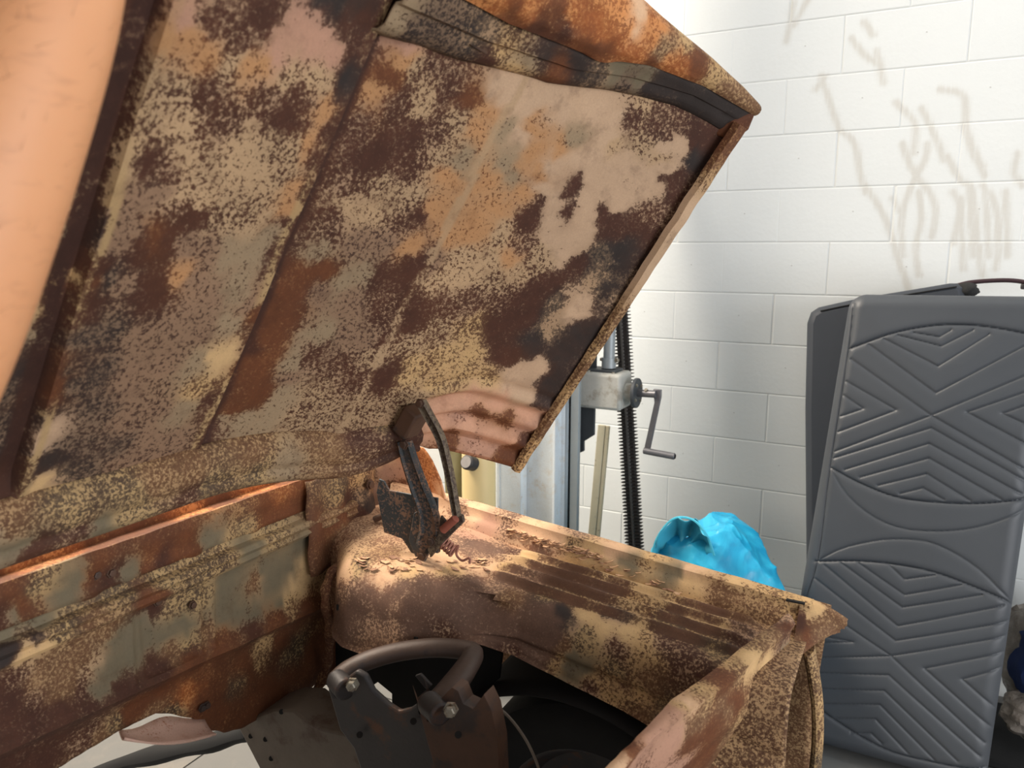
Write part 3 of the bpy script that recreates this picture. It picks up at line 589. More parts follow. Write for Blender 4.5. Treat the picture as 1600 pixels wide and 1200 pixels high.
# ---------- paint flakes lying on the shelf
FLK = plain('paint_flake', rgb(206, 166, 128), .75, 0, .25, 60, .2); FLK2 = plain('paint_flake_back', rgb(150, 112, 88), .8, 0, .25, 60, .2)
fms = []
for q in range(6):
    nv = random.randint(5, 7); pv = [A([math.cos(2*math.pi*i/nv)*random.uniform(.6, 1.1), math.sin(2*math.pi*i/nv)*random.uniform(.3, .6), 0]) for i in range(nv)]
    for p in pv: p[2] = .25*abs(p[0])**2*random.uniform(.3, 1)
    vv_ = pv+[p+A([0, 0, -.06]) for p in pv]+[A([0, 0, 0]), A([0, 0, -.06])]
    ff = [(i, (i+1) % nv, 2*nv) for i in range(nv)]+[((i+1) % nv+nv, i+nv, 2*nv+1) for i in range(nv)]+[(i+nv, (i+1) % nv+nv, (i+1) % nv, i) for i in range(nv)]
    me = bpy.data.meshes.new('paint_flake'); me.from_pydata([tuple(p*.011) for p in vv_], [], ff); me.materials.append(FLK if q % 3 else FLK2); fms.append(me)
spots = []
for t in np.linspace(0, 1, 95): spots.append((lerp(795, 940, t)+random.uniform(-6, 6), lerp(832, 872, t)+random.uniform(-5, 5)))
for q in range(40): spots.append((random.uniform(560, 760), random.uniform(872, 892)))
for q in range(30): spots.append((lerp(900, 1060, random.random()), 0)); 
for x, y in spots:
    if y == 0: y = 868+(x-900)*.36+random.uniform(-8, 8)
    h = BVF.ray_cast(Vector(CC), Vector(ray(x, y)).normalized())
    if h[0] is None: continue
    s = random.uniform(.55, 1.25)
    inst('paint_flake', random.choice(fms), A(h[0])+A([0, 0, .002]), fen, (random.uniform(-.3, .3), random.uniform(-.3, .3), random.uniform(-.5, .9)), (s, s, s))

# ---------- hood hinge
hg = bpy.data.objects.new('hinge', None); COL.objects.link(hg); hg.parent = car; hg['label'] = 'dark steel hood hinge with two arms'
yv = A([0, .004, 0])
plate('mounting_plate', [onY(x, y, 1.185) for x, y in [(588, 770), (592, 748), (600, 752), (608, 766), (640, 772), (684, 778), (684, 826), (674, 858), (664, 878), (650, 876), (628, 842), (600, 832)]], yv, HINGE, hg)
plate('plate_fold', [onY(x, y, 1.178) for x, y in [(650, 800), (668, 790), (676, 806), (676, 856), (666, 876), (654, 872), (642, 842)]], A([0, -.008, 0]), HINGE, hg)
def arm(name, a, w0, mat, th=.012):
    P = smooth_path([onY(x, y, yy_) for x, y, yy_ in a], 28); rows = []
    for i, (p, (t, s, u)) in enumerate(zip(P, frames(P))):
        d = np.cross(t, A([0, 1., 0])); d /= np.linalg.norm(d); ww = w0[0]+(w0[1]-w0[0])*i/28; f = A([0, th, 0])
        rows.append([p-d*ww-f*.2, p-d*ww*.7-f*.5, p-d*ww*.55, p+d*ww*.55, p+d*ww*.7-f*.5, p+d*ww-f*.2, p+d*ww+f*.5, p-d*ww+f*.5])
    return grid(name, rows, mat, hg, closed=True, caps=True, smooth=30)
arm('main_arm', [(631, 690, 1.15), (640, 722, 1.155), (655, 765, 1.16), (668, 800, 1.165), (672, 830, 1.168), (668, 856, 1.168)], (.016, .026), HINGE)
arm('link_arm', [(657, 628, 1.13), (668, 648, 1.132), (687, 684, 1.136), (698, 725, 1.14), (706, 765, 1.145), (713, 806, 1.15)], (.010, .0075), LINK)
plate('link_base', [onY(x, y, 1.16) for x, y in [(722, 806), (724, 816), (690, 850), (672, 872), (668, 858), (684, 836), (688, 806), (696, 816), (712, 802)]], A([0, .008, 0]), LINK, hg)
cyl('pivot_roller', onY(692, 828, 1.148), onY(712, 810, 1.148), .008, plain('roller_rust', rgb(150, 84, 66), .7, .1, .3, 50, .3), hg)
for p in (onY(657, 630, 1.12), onY(632, 694, 1.14), onY(674, 846, 1.155), onY(660, 868, 1.165)): bolt('pivot_bolt', p, (0, -1, 0), .007, .007, BROWNST, hg)
box('hinge_pad', onY(640, 662, 1.14)+A([-.01, .02, 0]), .06, .05, .035, BROWNST, hg, M=A([[.545, 0, .839], [0, 1, 0], [.839, 0, -.545]]).T, bevel=.005)
sp = []
c0, c1 = onY(690, 845, 1.175), onY(720, 872, 1.175)
for i in range(81):
    t = i/80; a = t*2*math.pi*4.5; ax = (c1-c0)/np.linalg.norm(c1-c0); e1 = np.cross(ax, A([0, 1., 0])); e2 = np.cross(ax, e1); sp.append(lerp(c0, c1, t*.62)+.010*(e1*math.cos(a)+e2*math.sin(a)))
SPR = plain('spring_rust', rgb(160, 108, 92), .65, .2, .3, 60, .2)
tube('coil_spring', sp, .0028, SPR, hg, 8)
tube('spring_hook', smooth_path([sp[-1], onY(716, 852, 1.178), onY(713, 866, 1.178), onY(722, 876, 1.178), onY(733, 872, 1.18), onY(734, 880, 1.18)], 24), .0024, SPR, hg, 8)

# ---------- suspension and chassis, far side
sus = bpy.data.objects.new('suspension', None); COL.objects.link(sus); sus.parent = car; sus['label'] = 'dark steel wishbone on its two brackets'
def sheet(name, poly, y0, y1, mat, th=.012):
    """plate whose outline runs from depth y0 (left) to y1 (right)"""
    xs = [p[0] for p in poly]; lo, hi = min(xs), max(xs)
    return plate(name, [onY(x, y, lerp(y0, y1, (x-lo)/(hi-lo))) for x, y in poly], (0, th, 0), mat, sus, bevel=.004)
sheet('bracket', [(512, 1078), (514, 1064), (522, 1088), (536, 1092), (540, 1060), (556, 1048), (570, 1056), (582, 1080), (604, 1100), (622, 1112), (640, 1108), (660, 1094), (690, 1150), (700, 1240), (575, 1240), (552, 1170), (530, 1140)], .93, .95, STEEL)
sheet('bracket', [(650, 1092), (655, 1115), (668, 1128), (682, 1122), (690, 1090), (706, 1074), (716, 1080), (724, 1100), (740, 1108), (756, 1085), (768, 1110), (778, 1160), (782, 1240), (690, 1240), (668, 1160)], .90, .93, BROWNST, .03)
tube('wishbone', smooth_path([onY(x, y, d) for x, y, d in [(524, 1064, .94), (545, 1046, .97), (580, 1030, 1.0), (625, 1018, 1.03), (680, 1012, 1.055), (728, 1016, 1.07), (738, 1024, 1.06), (728, 1044, 1.02), (706, 1074, .97), (685, 1098, .93), (670, 1112, .91)]], 60), [.019+.005*sstep(30, 50, i) for i in range(61)], plain('wishbone_steel', rgb(72, 56, 48), .55, .15, .35, 18, .3, dirt=(rgb(56, 48, 46), .5, .65, 14)), sus, 14, .8)
for x, y, d in ((527, 1074, .925), (673, 1112, .892)):
    p = onY(x, y, d); cyl('pivot_bush', p-A([.02, -.02, 0]), p+A([.02, .0, 0]), .019, STEEL, sus, bevel=.004)
for x, y, d in ((552, 1068, .922), (705, 1107, .888)): bolt('pivot_bolt', onY(x, y, d), (.35, -.9, .1), .0085, .014, BOLT, sus)
for x, y, d in ((562, 1148, .925), (646, 1127, .935), (728, 1030, 1.03), (716, 1148, .895)): cyl('drain_hole_shade', onY(x, y, d), onY(x, y, d+.003), .0055, HOLE, sus, 12)
plate('hose_clip', [onY(x, y, 1.0) for x, y in [(648, 1056), (656, 1053), (674, 1072), (666, 1078)]], (0, .006, 0), STEEL, sus)
tube('brake_hose', smooth_path([onY(x, y, 1.06) for x, y in [(756, 1092), (790, 1115), (818, 1150), (836, 1185), (846, 1215)]], 20), .0025, plain('hose', rgb(120, 110, 98), .6), car, 8)
plate('well_shade_panel', [onY(x, y, 1.21) for x, y in [(498, 955), (620, 985), (735, 992), (785, 1022), (780, 1060), (728, 1105), (725, 1240), (614, 1240), (612, 1084), (590, 1066), (570, 1080), (522, 1072), (500, 1070), (496, 1020)]], (0, .006, 0), BLACK, car)  # black sheet added to stand for the shade behind the wishbone
# chassis leg
def slab_poly(name, poly, y, dy, mat, par, bevel=.005): return plate(name, [onY(a, b_, y) for a, b_ in poly], (0, dy, 0), mat, par, bevel=bevel)
leg = slab_poly('chassis_leg', [(368, 1130), (428, 1108), (458, 1110), (478, 1126), (505, 1140), (560, 1152), (580, 1240), (425, 1240)], .98, .09, CHASSIS, car)
for x, y in ((392, 1150), (415, 1155), (424, 1185), (440, 1112)): cyl('drain_hole_shade', onY(x, y, .979), onY(x, y, .982), .005, HOLE, leg, 10)
tube('steering_link', smooth_path([onY(x, y, 1.05) for x, y in [(120, 1225), (200, 1190), (280, 1172), (350, 1155), (400, 1140)]], 20), [.03+.004*math.sin(i) for i in range(21)], BLACK, car, 12, .6)
tube('spring_coil_rubber', [onY(500, 1185, 1.1), onY(520, 1230, 1.1)], .05, BLACK, car, 16)
# wheel
whl = bpy.data.objects.new('wheel', None); COL.objects.link(whl); whl.parent = car
wc = A([-.50, 1.36, .31]); pr = [(.20, -.07), (.24, -.085), (.28, -.088), (.302, -.075), (.31, -.05), (.31, .05), (.302, .075), (.28, .088), (.24, .085), (.20, .07)]
rows = [[wc+A([r*math.cos(a), y, r*math.sin(a)]) for r, y in pr] for a in np.linspace(0, 2*math.pi, 49)]
grid('tyre', rows, BLACK, whl, closed=True, smooth=40)
pr = [(.205, -.07), (.19, -.05), (.17, -.02), (.10, .0), (.06, -.02), (.0, -.02)]
grid('rim', [[wc+A([r*math.cos(a), y, r*math.sin(a)]) for r, y in pr] for a in np.linspace(0, 2*math.pi, 49)], STEEL, whl, solid=.004)
# inner arch liner added to shut light out, black to keep the well dark
ln = [[wc+A([.36*math.cos(a), y-wc[1], .38*math.sin(a)+.02]) for y in np.linspace(1.14, 1.47, 6)] for a in np.linspace(-.35, 2.3, 30)]
lno = grid('dark_arch_liner', ln, BLACK, car, solid=.003)

# ================================================================== background things
LIFTM = rust_mat('lift_paint', const=(rgb(212, 220, 226), rgb(184, 152, 98), .86, .1), rough=.5)
GALV = plain('galvanised', rgb(150, 158, 162), .45, .3, .15, 12, .1); DKPL = plain('dark_plate', rgb(62, 66, 70), .55, .2, .2, 14, .2)
lp = thing('lift_post', (-1.15, 2.42, 0), 'white rust-spotted steel lift post with black slot', 'lift post')
box('column_web', (-1.18, 2.40, 1.6), .23, .012, 3.2, LIFTM, lp); box('column_flange', (-1.300, 2.40, 1.6), .014, .12, 3.2, LIFTM, lp)
box('column_step', (-1.255, 2.368, 1.6), .09, .05, 3.2, LIFTM, lp); box('column_flange', (-1.085, 2.42, 1.6), .012, .14, 3.2, LIFTM, lp)
box('slot_back', (-1.062, 2.47, 1.6), .036, .02, 3.2, BLACK, lp); box('guide_angle', (-1.026, 2.40, 1.6), .031, .02, 3.2, GALV, lp)
box('base_plate', (-1.19, 2.42, .01), .30, .26, .02, DKPL, lp)
CARR = lambda par: plate('carriage_plate', [onY(x, y, 2.50) for x, y in [(905, 530), (928, 520), (932, 530), (928, 680), (912, 690), (912, 705), (905, 708)]], (0, .012, 0), DKPL, par)
# gearbox with crank
GBM = plain('cast_housing', rgb(176, 176, 170), .6, .1, .2, 25, .25, dirt=(rgb(140, 134, 122), .5, .7, 14))
gb = thing('crank_gearbox', (-.98, 2.46, 1.0), 'grey cast hand-crank gearbox hung beside the white lift post', 'gearbox')
g0 = onY(905, 578, 2.44); g1 = onY(966, 646, 2.44); gc = (g0+g1)/2; gw, gh = abs(g1[0]-g0[0]), abs(g0[2]-g1[2])
pb = CARR(gb)
for x, y in ((912, 562), (909, 548)): bolt('bolt', onY(x, y, 2.5), (0, -1, 0), .006, .006, BOLT, pb)
hs = box('housing', gc+A([0, .06, 0]), gw+.012, .12, gh-.012, GBM, gb, bevel=.012)
box('top_cover', gc+A([.0, .06, gh/2-.004]), gw*.7, .08, .014, DKPL, gb)
for dx in (-.045, .045):
    for dy in (.02, .1): bolt('cover_bolt', gc+A([dx, dy, gh/2-.008]), (0, 0, 1), .006, .006, BOLT, gb)
sx = g1[0]+.006; sc_ = A([sx, gc[1]+.06, gc[2]-.005])
cyl('bearing_boss', sc_, sc_+A([.035, 0, 0]), .032, GBM, gb); fd = cyl('flange_disc', sc_+A([.03, 0, 0]), sc_+A([.042, 0, 0]), .052, DKPL, gb, 32, bevel=.002)
for a in range(4): bolt('flange_bolt', sc_+A([.042, .036*math.cos(a*1.57+.6), .036*math.sin(a*1.57+.6)]), (1, 0, 0), .005, .005, BOLT, fd)
cr = bpy.data.objects.new('crank', None); COL.objects.link(cr); cr.parent = gb
CRM = plain('crank_steel', rgb(104, 104, 108), .4, .5, .2, 30, .1)
sE = sc_+A([.11, -.01, .004]); cyl('crank_shaft', sc_+A([.04, 0, 0]), sE, .013, CRM, cr); bolt('set_screw', sc_+A([.075, -.01, .012]), (0, -.6, .8), .006, .008, BOLT, cr)
yE = sE[1]; hB = onY(1010, 704, yE); hE = onY(1056, 712, yE); a0 = A([sE[0]+.002, yE, sE[2]]); a1 = A([hB[0], yE, hB[2]])
plate('crank_arm', [a0+A([-.014, 0, .016]), a0+A([.014, 0, .016]), a0+A([.014, 0, -.01]), a1+A([.009, 0, -.01]), a1+A([-.012, 0, -.012]), a0+A([-.008, 0, -.03])], (0, .012, 0), CRM, cr)
cyl('crank_handle', a1+A([-.006, -.012, .002]), A([hE[0], yE-.012, hE[2]]), .0115, CRM, cr, bevel=.002)
cyl('handle_end', A([hE[0], yE-.012, hE[2]]), A([hE[0]+.002, yE-.012, hE[2]]), .008, HOLE, cr)
# vertical drive pipe
dpp = thing('drive_pipe', (onY(952, 560, 2.5)[0], 2.50, 1.08), 'pale vertical steel pipe rising from the crank gearbox', 'pipe')
pb0 = onY(951, 578, 2.5); pb0[2] = gc[2]+gh/2+.006; pt0 = onY(978, -120, 2.5)
pt0[2] = 3.3
cyl('shaft', pb0, pt0, .020, GALV, dpp, 24); col = cyl('collar', pb0, pb0+A([0, 0, .035]), .025, GALV, dpp, 24)
bolt('collar_screw', pb0+A([.024, 0, .028]), (1, -.3, 0), .007, .012, BOLT, dpp); bolt('collar_screw', pb0+A([-.024, 0, .028]), (-1, -.3, 0), .006, .008, BOLT, dpp)
# toothed bar leaning on the wall
tb = thing('toothed_bar', (-.83, 2.56, 0), 'tall black bar with toothed edges leaning behind the crank gearbox', 'toothed bar')
TBM = plain('black_steel', rgb(44, 40, 38), .55, .2, .3, 30, .2); TBS = plain('bar_spine', rgb(84, 82, 80), .5, .3, .2, 30, .1)
q0 = onY(993, 880, 2.58); q1 = onY(968, 450, 2.66); dr = (q1-q0)/np.linalg.norm(q1-q0); q0 = q0-dr*((q0[2]-.005)/dr[2]); Lb = 2.15/dr[2]
sd = np.cross(dr, A([0, -1., 0])); sd /= np.linalg.norm(sd); nf = np.cross(sd, dr); nf = nf if nf[1] < 0 else -nf
MB_ = A([sd, nf, dr]).T
mid = q0+dr*Lb/2
box('spine', mid, .012, .02, Lb, TBS, tb, M=MB_); 
for s in (-1, 1): box('bar_half', mid+sd*s*.012-nf*.004, .018, .018, Lb, TBM, tb, M=MB_, bevel=.001)
tv, tf = [], []
npit = int(Lb/.0125)
for i in range(npit):
    for s in (-1, 1):
        c_ = q0+dr*((i+.5)*.0125)+sd*s*.0265; v_, f_ = boxv(c_, .014, .022, .0062, MB_); c2 = c_+sd*s*.007
        for j, p in enumerate(v_):
            if (p-c_)@sd*s > 0: v_[j] = p-dr*((p-c_)@dr)*.55
        tf += [tuple(a+len(tv) for a in f__) for f__ in f_]; tv += v_
        c_ = q0+dr*((i+.5)*.0125)+sd*s*.013+nf*.008; v_, f_ = boxv(c_, .016, .008, .005, MB_); tf += [tuple(a+len(tv) for a in f__) for f__ in f_]; tv += v_
te = mk('teeth', tv, tf, TBM, tb, smooth=0); te['kind'] = 'stuff'
# white batten
WOOD = plain('painted_wood', rgb(206, 196, 168), .7, 0, .12, 14, .3, dirt=(rgb(130, 110, 84), .6, .68, 26))
bt = thing('wooden_batten', (-.98, 2.6, 0), 'slim off-white wooden batten leaning between lift post and toothed bar', 'batten')
b0 = onY(926, 830, 2.62); b1 = onY(941, 664, 2.67); dr2 = (b1-b0)/np.linalg.norm(b1-b0); b0 = b0-dr2*((b0[2]-.01)/dr2[2]); sd2 = np.cross(dr2, A([0, -1., 0])); sd2 /= np.linalg.norm(sd2); nf2 = np.cross(sd2, dr2)
L2 = np.linalg.norm(b1-b0); M2 = A([sd2, nf2, dr2]).T
box('batten_face', b0+dr2*L2/2, .03, .018, L2, WOOD, bt, M=M2); box('batten_strip', b0+dr2*L2/2+sd2*.024, .015, .012, L2, WOOD, bt, M=M2)
# cream canister with cap, olive roll
cn = thing('canister', (-1.42, 2.1, 0), 'cream upright canister with dark ribbed cap, seen under the hood corner', 'canister')
cx = onY(748, 730, 2.1); CRE = plain('cream_paint', rgb(232, 208, 152), .4, 0, .08, 8, .05); rr_ = .056
pr = [(rr_, .0), (rr_, .80), (rr_*.97, .87), (rr_*.8, .93), (rr_*.45, .97), (.0, .98)]
grid('body', [[A([cx[0]+r*math.cos(a), 2.1+r*math.sin(a), z]) for r, z in pr] for a in np.linspace(0, 2*math.pi, 41)], CRE, cn, smooth=60)
cd = A([-.1, -.9, .35]); cd /= np.linalg.norm(cd); cpp = onY(737, 724, 2.04)
cyl('cap', cpp+cd*-.01, cpp+cd*.03, .024, plain('dark_cap', rgb(54, 52, 54), .5), cn, 24, bevel=.003); cyl('cap_face', cpp+cd*.03, cpp+cd*.033, .019, plain('cap_face', rgb(138, 134, 130), .5, 0, .3, 60), cn, 24)
OLV = plain('olive_canvas', rgb(122, 116, 84), .9, 0, .2, 20, .3)
cx2 = onY(706, 730, 2.15); rows = []
for z in np.linspace(0, .95, 26):
    rows.append([A([cx2[0]+(.055+.006*math.sin(a*5+z*8))*math.cos(a), 2.2+(.05+.006*math.sin(a*4-z*9))*math.sin(a), z]) for a in np.linspace(0, 2*math.pi, 33)[:-1]])
ol = grid('canvas_roll', rows, OLV, None, closed=True, caps=True, origin=(cx2[0], 2.2, 0)); tag(ol, 'olive canvas roll standing upright beside the cream canister', 'canvas roll')

# blue bag
BLUE, nt, b = newmat('blue_film'); k = N(nt); nn_ = k.noise(7, 5, .6, dist=1.5)
nt.links.new(k.mix(k.step(nn_, .3, .7), rgb(8, 140, 186), rgb(48, 178, 216)), b.inputs['Base Color']); b.inputs['Roughness'].default_value = .4; b.inputs['Specular IOR Level'].default_value = .5
try: b.inputs['Transmission Weight'].default_value = .0; b.inputs['Subsurface Weight'].default_value = .15; b.inputs['Subsurface Radius'].default_value = (.02, .05, .06)
except Exception: pass
k.bump(b, k.noise(14, 3, .5, dist=1.2), .35, .006)
bx0, by0 = -.475, 2.22; rows = []
def ridge(p): return 1-abs(noise.noise(p))*2
rg = random.Random(5); PL = []
for q in range(70):
    v = Vector((rg.gauss(0, 1), rg.gauss(0, 1), rg.gauss(0, 1))).normalized(); PL.append((v, rg.uniform(.93, 1.02)))
PN = A([tuple(v) for v, h in PL]); PH = A([h for v, h in PL])
def facet(d): q = PN@d; return float(np.min(np.where(q > .3, PH/np.maximum(q, .3), 9)))
for i in range(110):
    v = i/109; r = []
    for j in range(190):
        a = 2*math.pi*j/190
        if v < .55: rad = lerp(.17, .205, v/.55); z = lerp(.0, .44, v/.55)
        else: t = (v-.55)/.45*math.pi/2; rad = .205*max(0, math.cos(t))**.8; z = .44+.265*math.sin(t)
        x = math.cos(a)*rad*1.08; y = math.sin(a)*rad*.85
        sh_z = z-.10*max(0, x-.02)/.2*(z/.7) if z > .4 else z
        d = A([x/.22, y/.18, (z-.40)/.30]); d = d/(np.linalg.norm(d)+1e-6); fc = min(1.08, facet(d)); q = Vector((x*9, y*9, z*8))
        cr_ = .007*(ridge(q)**4-.35)+.004*(ridge(q*2.2)**3-.3); c0_ = A([bx0, by0, .40]); p = A([bx0+x, by0+y, sh_z]); k_ = min(1, z/.2)
        r.append(c0_+(p-c0_)*A([1+(fc-1)*k_, 1+(fc-1)*k_, 1+(fc-1)*k_ if z > .4 else 1])+d*cr_*k_)
    rows.append(r)
for p in rows[0]: p[2] = .002
bag = thing('plastic_bag', (bx0, by0, 0), 'crumpled bright blue plastic bag standing against the white block wall', 'plastic bag')
grid('bag_body', rows, BLUE, bag, closed=True, caps=True, smooth=24)
BLUE2 = plain('blue_film_thin', rgb(70, 176, 204), .35, 0, .15, 12, .3, bs=30)
pth = smooth_path([onY(x, y, yy_) for x, y, yy_ in [(1017, 872, 2.10), (1028, 838, 2.08), (1052, 811, 2.07), (1082, 812, 2.06), (1104, 836, 2.05), (1116, 868, 2.05)]], 40); rows = []
for i, p in enumerate(pth):
    cen = onY(1068, 880, 2.10); r = []
    for q in range(10):
        t = q/9; r.append(lerp(p, cen, .02+t*.55)+A([0, .05*math.sin(t*2.2)+.012*math.sin(i*.55+t*3), .006*math.sin(i*.8+t*5)]))
    rows.append(r)
grid('bag_mouth', rows, BLUE2, bag, smooth=50, solid=.0015, face_cam=True)
tube('bag_hem', pth, .0035, BLUE2, bag, 6)

# ------------------------------------------------------------------ seats
LEA, nt, b = newmat('grey_vinyl'); k = N(nt); ng = k.noise(420, 3, .6); nl = k.noise(3, 4, .6)
nt.links.new(k.mix(nl, rgb(60, 64, 70), rgb(72, 76, 81)), b.inputs['Base Color']); b.inputs['Roughness'].default_value = .47; b.inputs['Specular IOR Level'].default_value = .45; k.bump(b, ng, .18, .001)
LEB = plain('dark_vinyl', rgb(58, 63, 71), .6, 0, .1, 5, .12, bs=300)
SP0 = A([0, 2.36, 0]); SPd = A([0, 2.60, 1.37]); sdir = (SPd-SP0)/np.linalg.norm(SPd-SP0); snm = np.cross(A([1., 0, 0]), sdir); snm = snm if snm[1] < 0 else -snm
def seatp(x, y): return onP(x, y, SP0, snm)
def cr8(x, y): return seatp(1100+x/1.5, 400+y/1.5)
cTL, cTR, cBL, cBR = seatp(1330, 462), seatp(1648, 466), seatp(1218, 1140), seatp(1540, 1200)
cBL = cBL-sdir*((cBL[2]-.012)/sdir[2]); cBR = cBR-sdir*((cBR[2]-.012)/sdir[2])
e1 = cTR-cTL
def loc2(p): return A([(p-SP0)@A([1., 0, 0]), (p-SP0)@sdir])
LN = [([(345, 222), (440, 188), (520, 172), (580, 168), (650, 172), (750, 190), (790, 205)], 1.6), ([(303, 490), (370, 525), (450, 555), (540, 567), (640, 570), (750, 560), (780, 555)], 1.6), ([(303, 490), (340, 550), (400, 600), (470, 627), (560, 632), (640, 622), (720, 595), (755, 575)], .8),
      ([(275, 700), (330, 672), (400, 655), (450, 650), (520, 655), (580, 680), (640, 720), (690, 770), (718, 800)], .8), ([(270, 702), (370, 700), (460, 708), (540, 725), (620, 755), (690, 785), (722, 810)], 1.6), ([(262, 1020), (300, 1050), (370, 1095), (440, 1130), (520, 1150), (600, 1165), (655, 1168)], 1.6),
      ([(355, 120), (345, 222), (303, 490), (275, 700), (235, 830), (205, 1000)], 1.2)]
VS = [[(490, 186), (548, 196), (575, 180)], [(455, 192), (552, 217), (625, 180)], [(425, 200), (545, 262), (660, 190)], [(390, 212), (540, 322), (760, 205)], [(350, 245), (530, 372), (760, 505)], [(760, 275), (530, 372), (310, 455)], [(330, 325), (378, 357), (325, 375)], [(338, 295), (452, 360), (320, 410)], [(770, 310), (610, 365), (760, 445)], [(770, 340), (690, 368), (760, 400)],
      [(308, 470), (530, 400), (760, 530)], [(335, 495), (525, 435), (735, 550)], [(370, 512), (525, 468), (690, 562)], [(410, 530), (520, 503), (620, 565)], [(460, 548), (512, 535), (560, 562)],
      [(430, 702), (470, 740), (540, 730)], [(365, 703), (470, 775), (600, 752)], [(325, 703), (465, 803), (645, 775)], [(290, 710), (455, 845), (695, 800)], [(268, 740), (450, 878), (718, 835)], [(248, 785), (440, 912), (650, 1110)], [(245, 920), (440, 912), (712, 868)], [(702, 905), (515, 940), (670, 1080)], [(695, 940), (600, 965), (678, 1035)], [(240, 862), (355, 882), (240, 886)],
      [(245, 952), (435, 955), (640, 1140)], [(240, 988), (425, 990), (590, 1150)], [(255, 1022), (415, 1022), (540, 1150)], [(310, 1055), (405, 1055), (480, 1135)], [(350, 1088), (395, 1088), (420, 1112)]]
SG = []
for pts, w_ in LN:
    q = smooth_path([cr8(*p) for p in pts], 20); SG += [(loc2(q[i]), loc2(q[i+1]), w_) for i in range(20)]
for pts in VS:
    q = [cr8(*p) for p in pts]; SG += [(loc2(q[i]), loc2(q[i+1]), 1.0) for i in range(len(q)-1)]
SGA, SGB, SGW = A([s[0] for s in SG]), A([s[1] for s in SG]), A([s[2] for s in SG])
nu, nv_ = 230, 460; U_, V_ = np.meshgrid(np.linspace(0, 1, nu), np.linspace(0, 1, nv_)); W_m, H_m = np.linalg.norm(e1), np.linalg.norm(cTL-cBL)
def rnd(u, v, r):
    x, y = u*W_m, v*H_m; cx_ = min(max(x, r), W_m-r); cy_ = min(max(y, r), H_m-r); dx, dy = x-cx_, y-cy_
    if dx and dy:
        m_ = max(abs(dx), abs(dy)); l_ = math.hypot(dx, dy); dx, dy = dx*m_/l_, dy*m_/l_
    ed = r-max(abs(dx), abs(dy), math.hypot(dx, dy)) if (dx or dy) else 9
    return (cx_+dx)/W_m, (cy_+dy)/H_m, min(ed, 9)
base, edge = [], []
for v in np.linspace(0, 1, nv_):
    for u in np.linspace(0, 1, nu):
        uu, vv_, _ = rnd(u, v, .05); base.append((cBL*(1-uu)+cBR*uu)*(1-vv_)+(cTL*(1-uu)+cTR*uu)*vv_); edge.append(min(u*W_m, (1-u)*W_m, v*H_m, (1-v)*H_m))
base, edge = A(base), A(edge); l2 = np.stack([(base-SP0)@A([1., 0, 0]), (base-SP0)@sdir], 1)
gro = np.zeros(len(l2)); d = SGB-SGA
for i0 in range(0, len(l2), 4000):
    w_ = l2[i0:i0+4000, None, :]-SGA[None]; t = np.clip((w_*d).sum(2)/((d*d).sum(1)+1e-9), 0, 1); dd = np.sqrt(((w_-t[..., None]*d)**2).sum(2))
    gro[i0:i0+4000] = (SGW*(np.exp(-(dd/.0024)**2)+.5*np.exp(-(dd/.009)**2))).max(1)
TH = .10; er = .045; prof_ = np.where(edge < er, np.sqrt(np.clip(1-(1-edge/er)**2, 0, 1)), 1)*er+(TH-er)*np.clip(edge/.004, 0, 1)
top = base+snm[None]*(prof_-TH*0-.0034*gro*np.clip(edge/.02, 0, 1)+.012*np.clip(edge/.2, 0, 1))[:, None]
# bench cushion: front pad, back board
seat = thing('bench_seat', (cBL+cBR)/2*A([1, 1, 0]), 'tall grey vinyl bench seat cushion with quilted chevrons standing on end', 'car seat')
fs_ = gridf(nv_, nu); n0 = len(top); ring = [i for i in range(nu)]+[j*nu+nu-1 for j in range(1, nv_)]+[(nv_-1)*nu+i for i in range(nu-2, -1, -1)]+[j*nu for j in range(nv_-2, 0, -1)]
mk('quilted_cover', list(top), fs_, LEA, seat, smooth=60, face_cam=True)
bk = [base[i]-snm*.03 for i in ring]; ft = [base[i]+snm*.001 for i in ring]; nr_ = len(ring)
mk('seat_base', ft+bk, [(i, (i+1) % nr_, (i+1) % nr_+nr_, i+nr_) for i in range(nr_)]+[tuple(range(nr_-1, -1, -1)), tuple(range(nr_, 2*nr_))], LEB, seat, smooth=40)
bolt('button', cr8(363, 120)+snm*.085, snm, .005, .004, HOLE, seat)
TAN = plain('tan_bracket', rgb(176, 116, 78), .7, 0, .2, 40, .2)
plate('tan_bracket', [seatp(x, y)+snm*.03 for x, y in [(1317, 553), (1323, 551), (1322, 575), (1314, 578)]], snm*.02, TAN, seat)
# second seat behind
s2 = thing('seat_back', (.05, 2.70, 0), 'plain dark grey vinyl seat back leaning on the wall behind the quilted seat', 'car seat')
Q0 = A([0, 2.62, 0]); Qd = A([0, 2.76, 1.42]); qdir = (Qd-Q0)/np.linalg.norm(Qd-Q0); qn = np.cross(A([1., 0, 0]), qdir); qn = qn if qn[1] < 0 else -qn
def qp(x, y): return onP(x, y, Q0, qn)
poly = [(1260, 505), (1266, 488), (1278, 480), (1340, 466), (1420, 453), (1497, 440), (1508, 448), (1512, 470), (1500, 640), (1480, 900)]
pts = [qp(*p) for p in poly]+[qp(1470, 1040), qp(1262, 1010), qp(1259, 900), qp(1257, 640)]
pts[10] = A([pts[10][0], 2.62+.001, .02]); pts[11] = A([pts[11][0]-.03, 2.62+.001, .02])
plate('cover', pts, -qn*.07, LEB, s2, bevel=.022)
tube('piping', smooth_path([qp(x, y)+qn*.001 for x, y in [(1282, 486), (1330, 476), (1420, 460), (1495, 448)]], 20), .0022, BLACK, s2, 8)
FOAM = plain('foam_black', rgb(42, 42, 42), .95, 0, .3, 40, .8)
fo = []
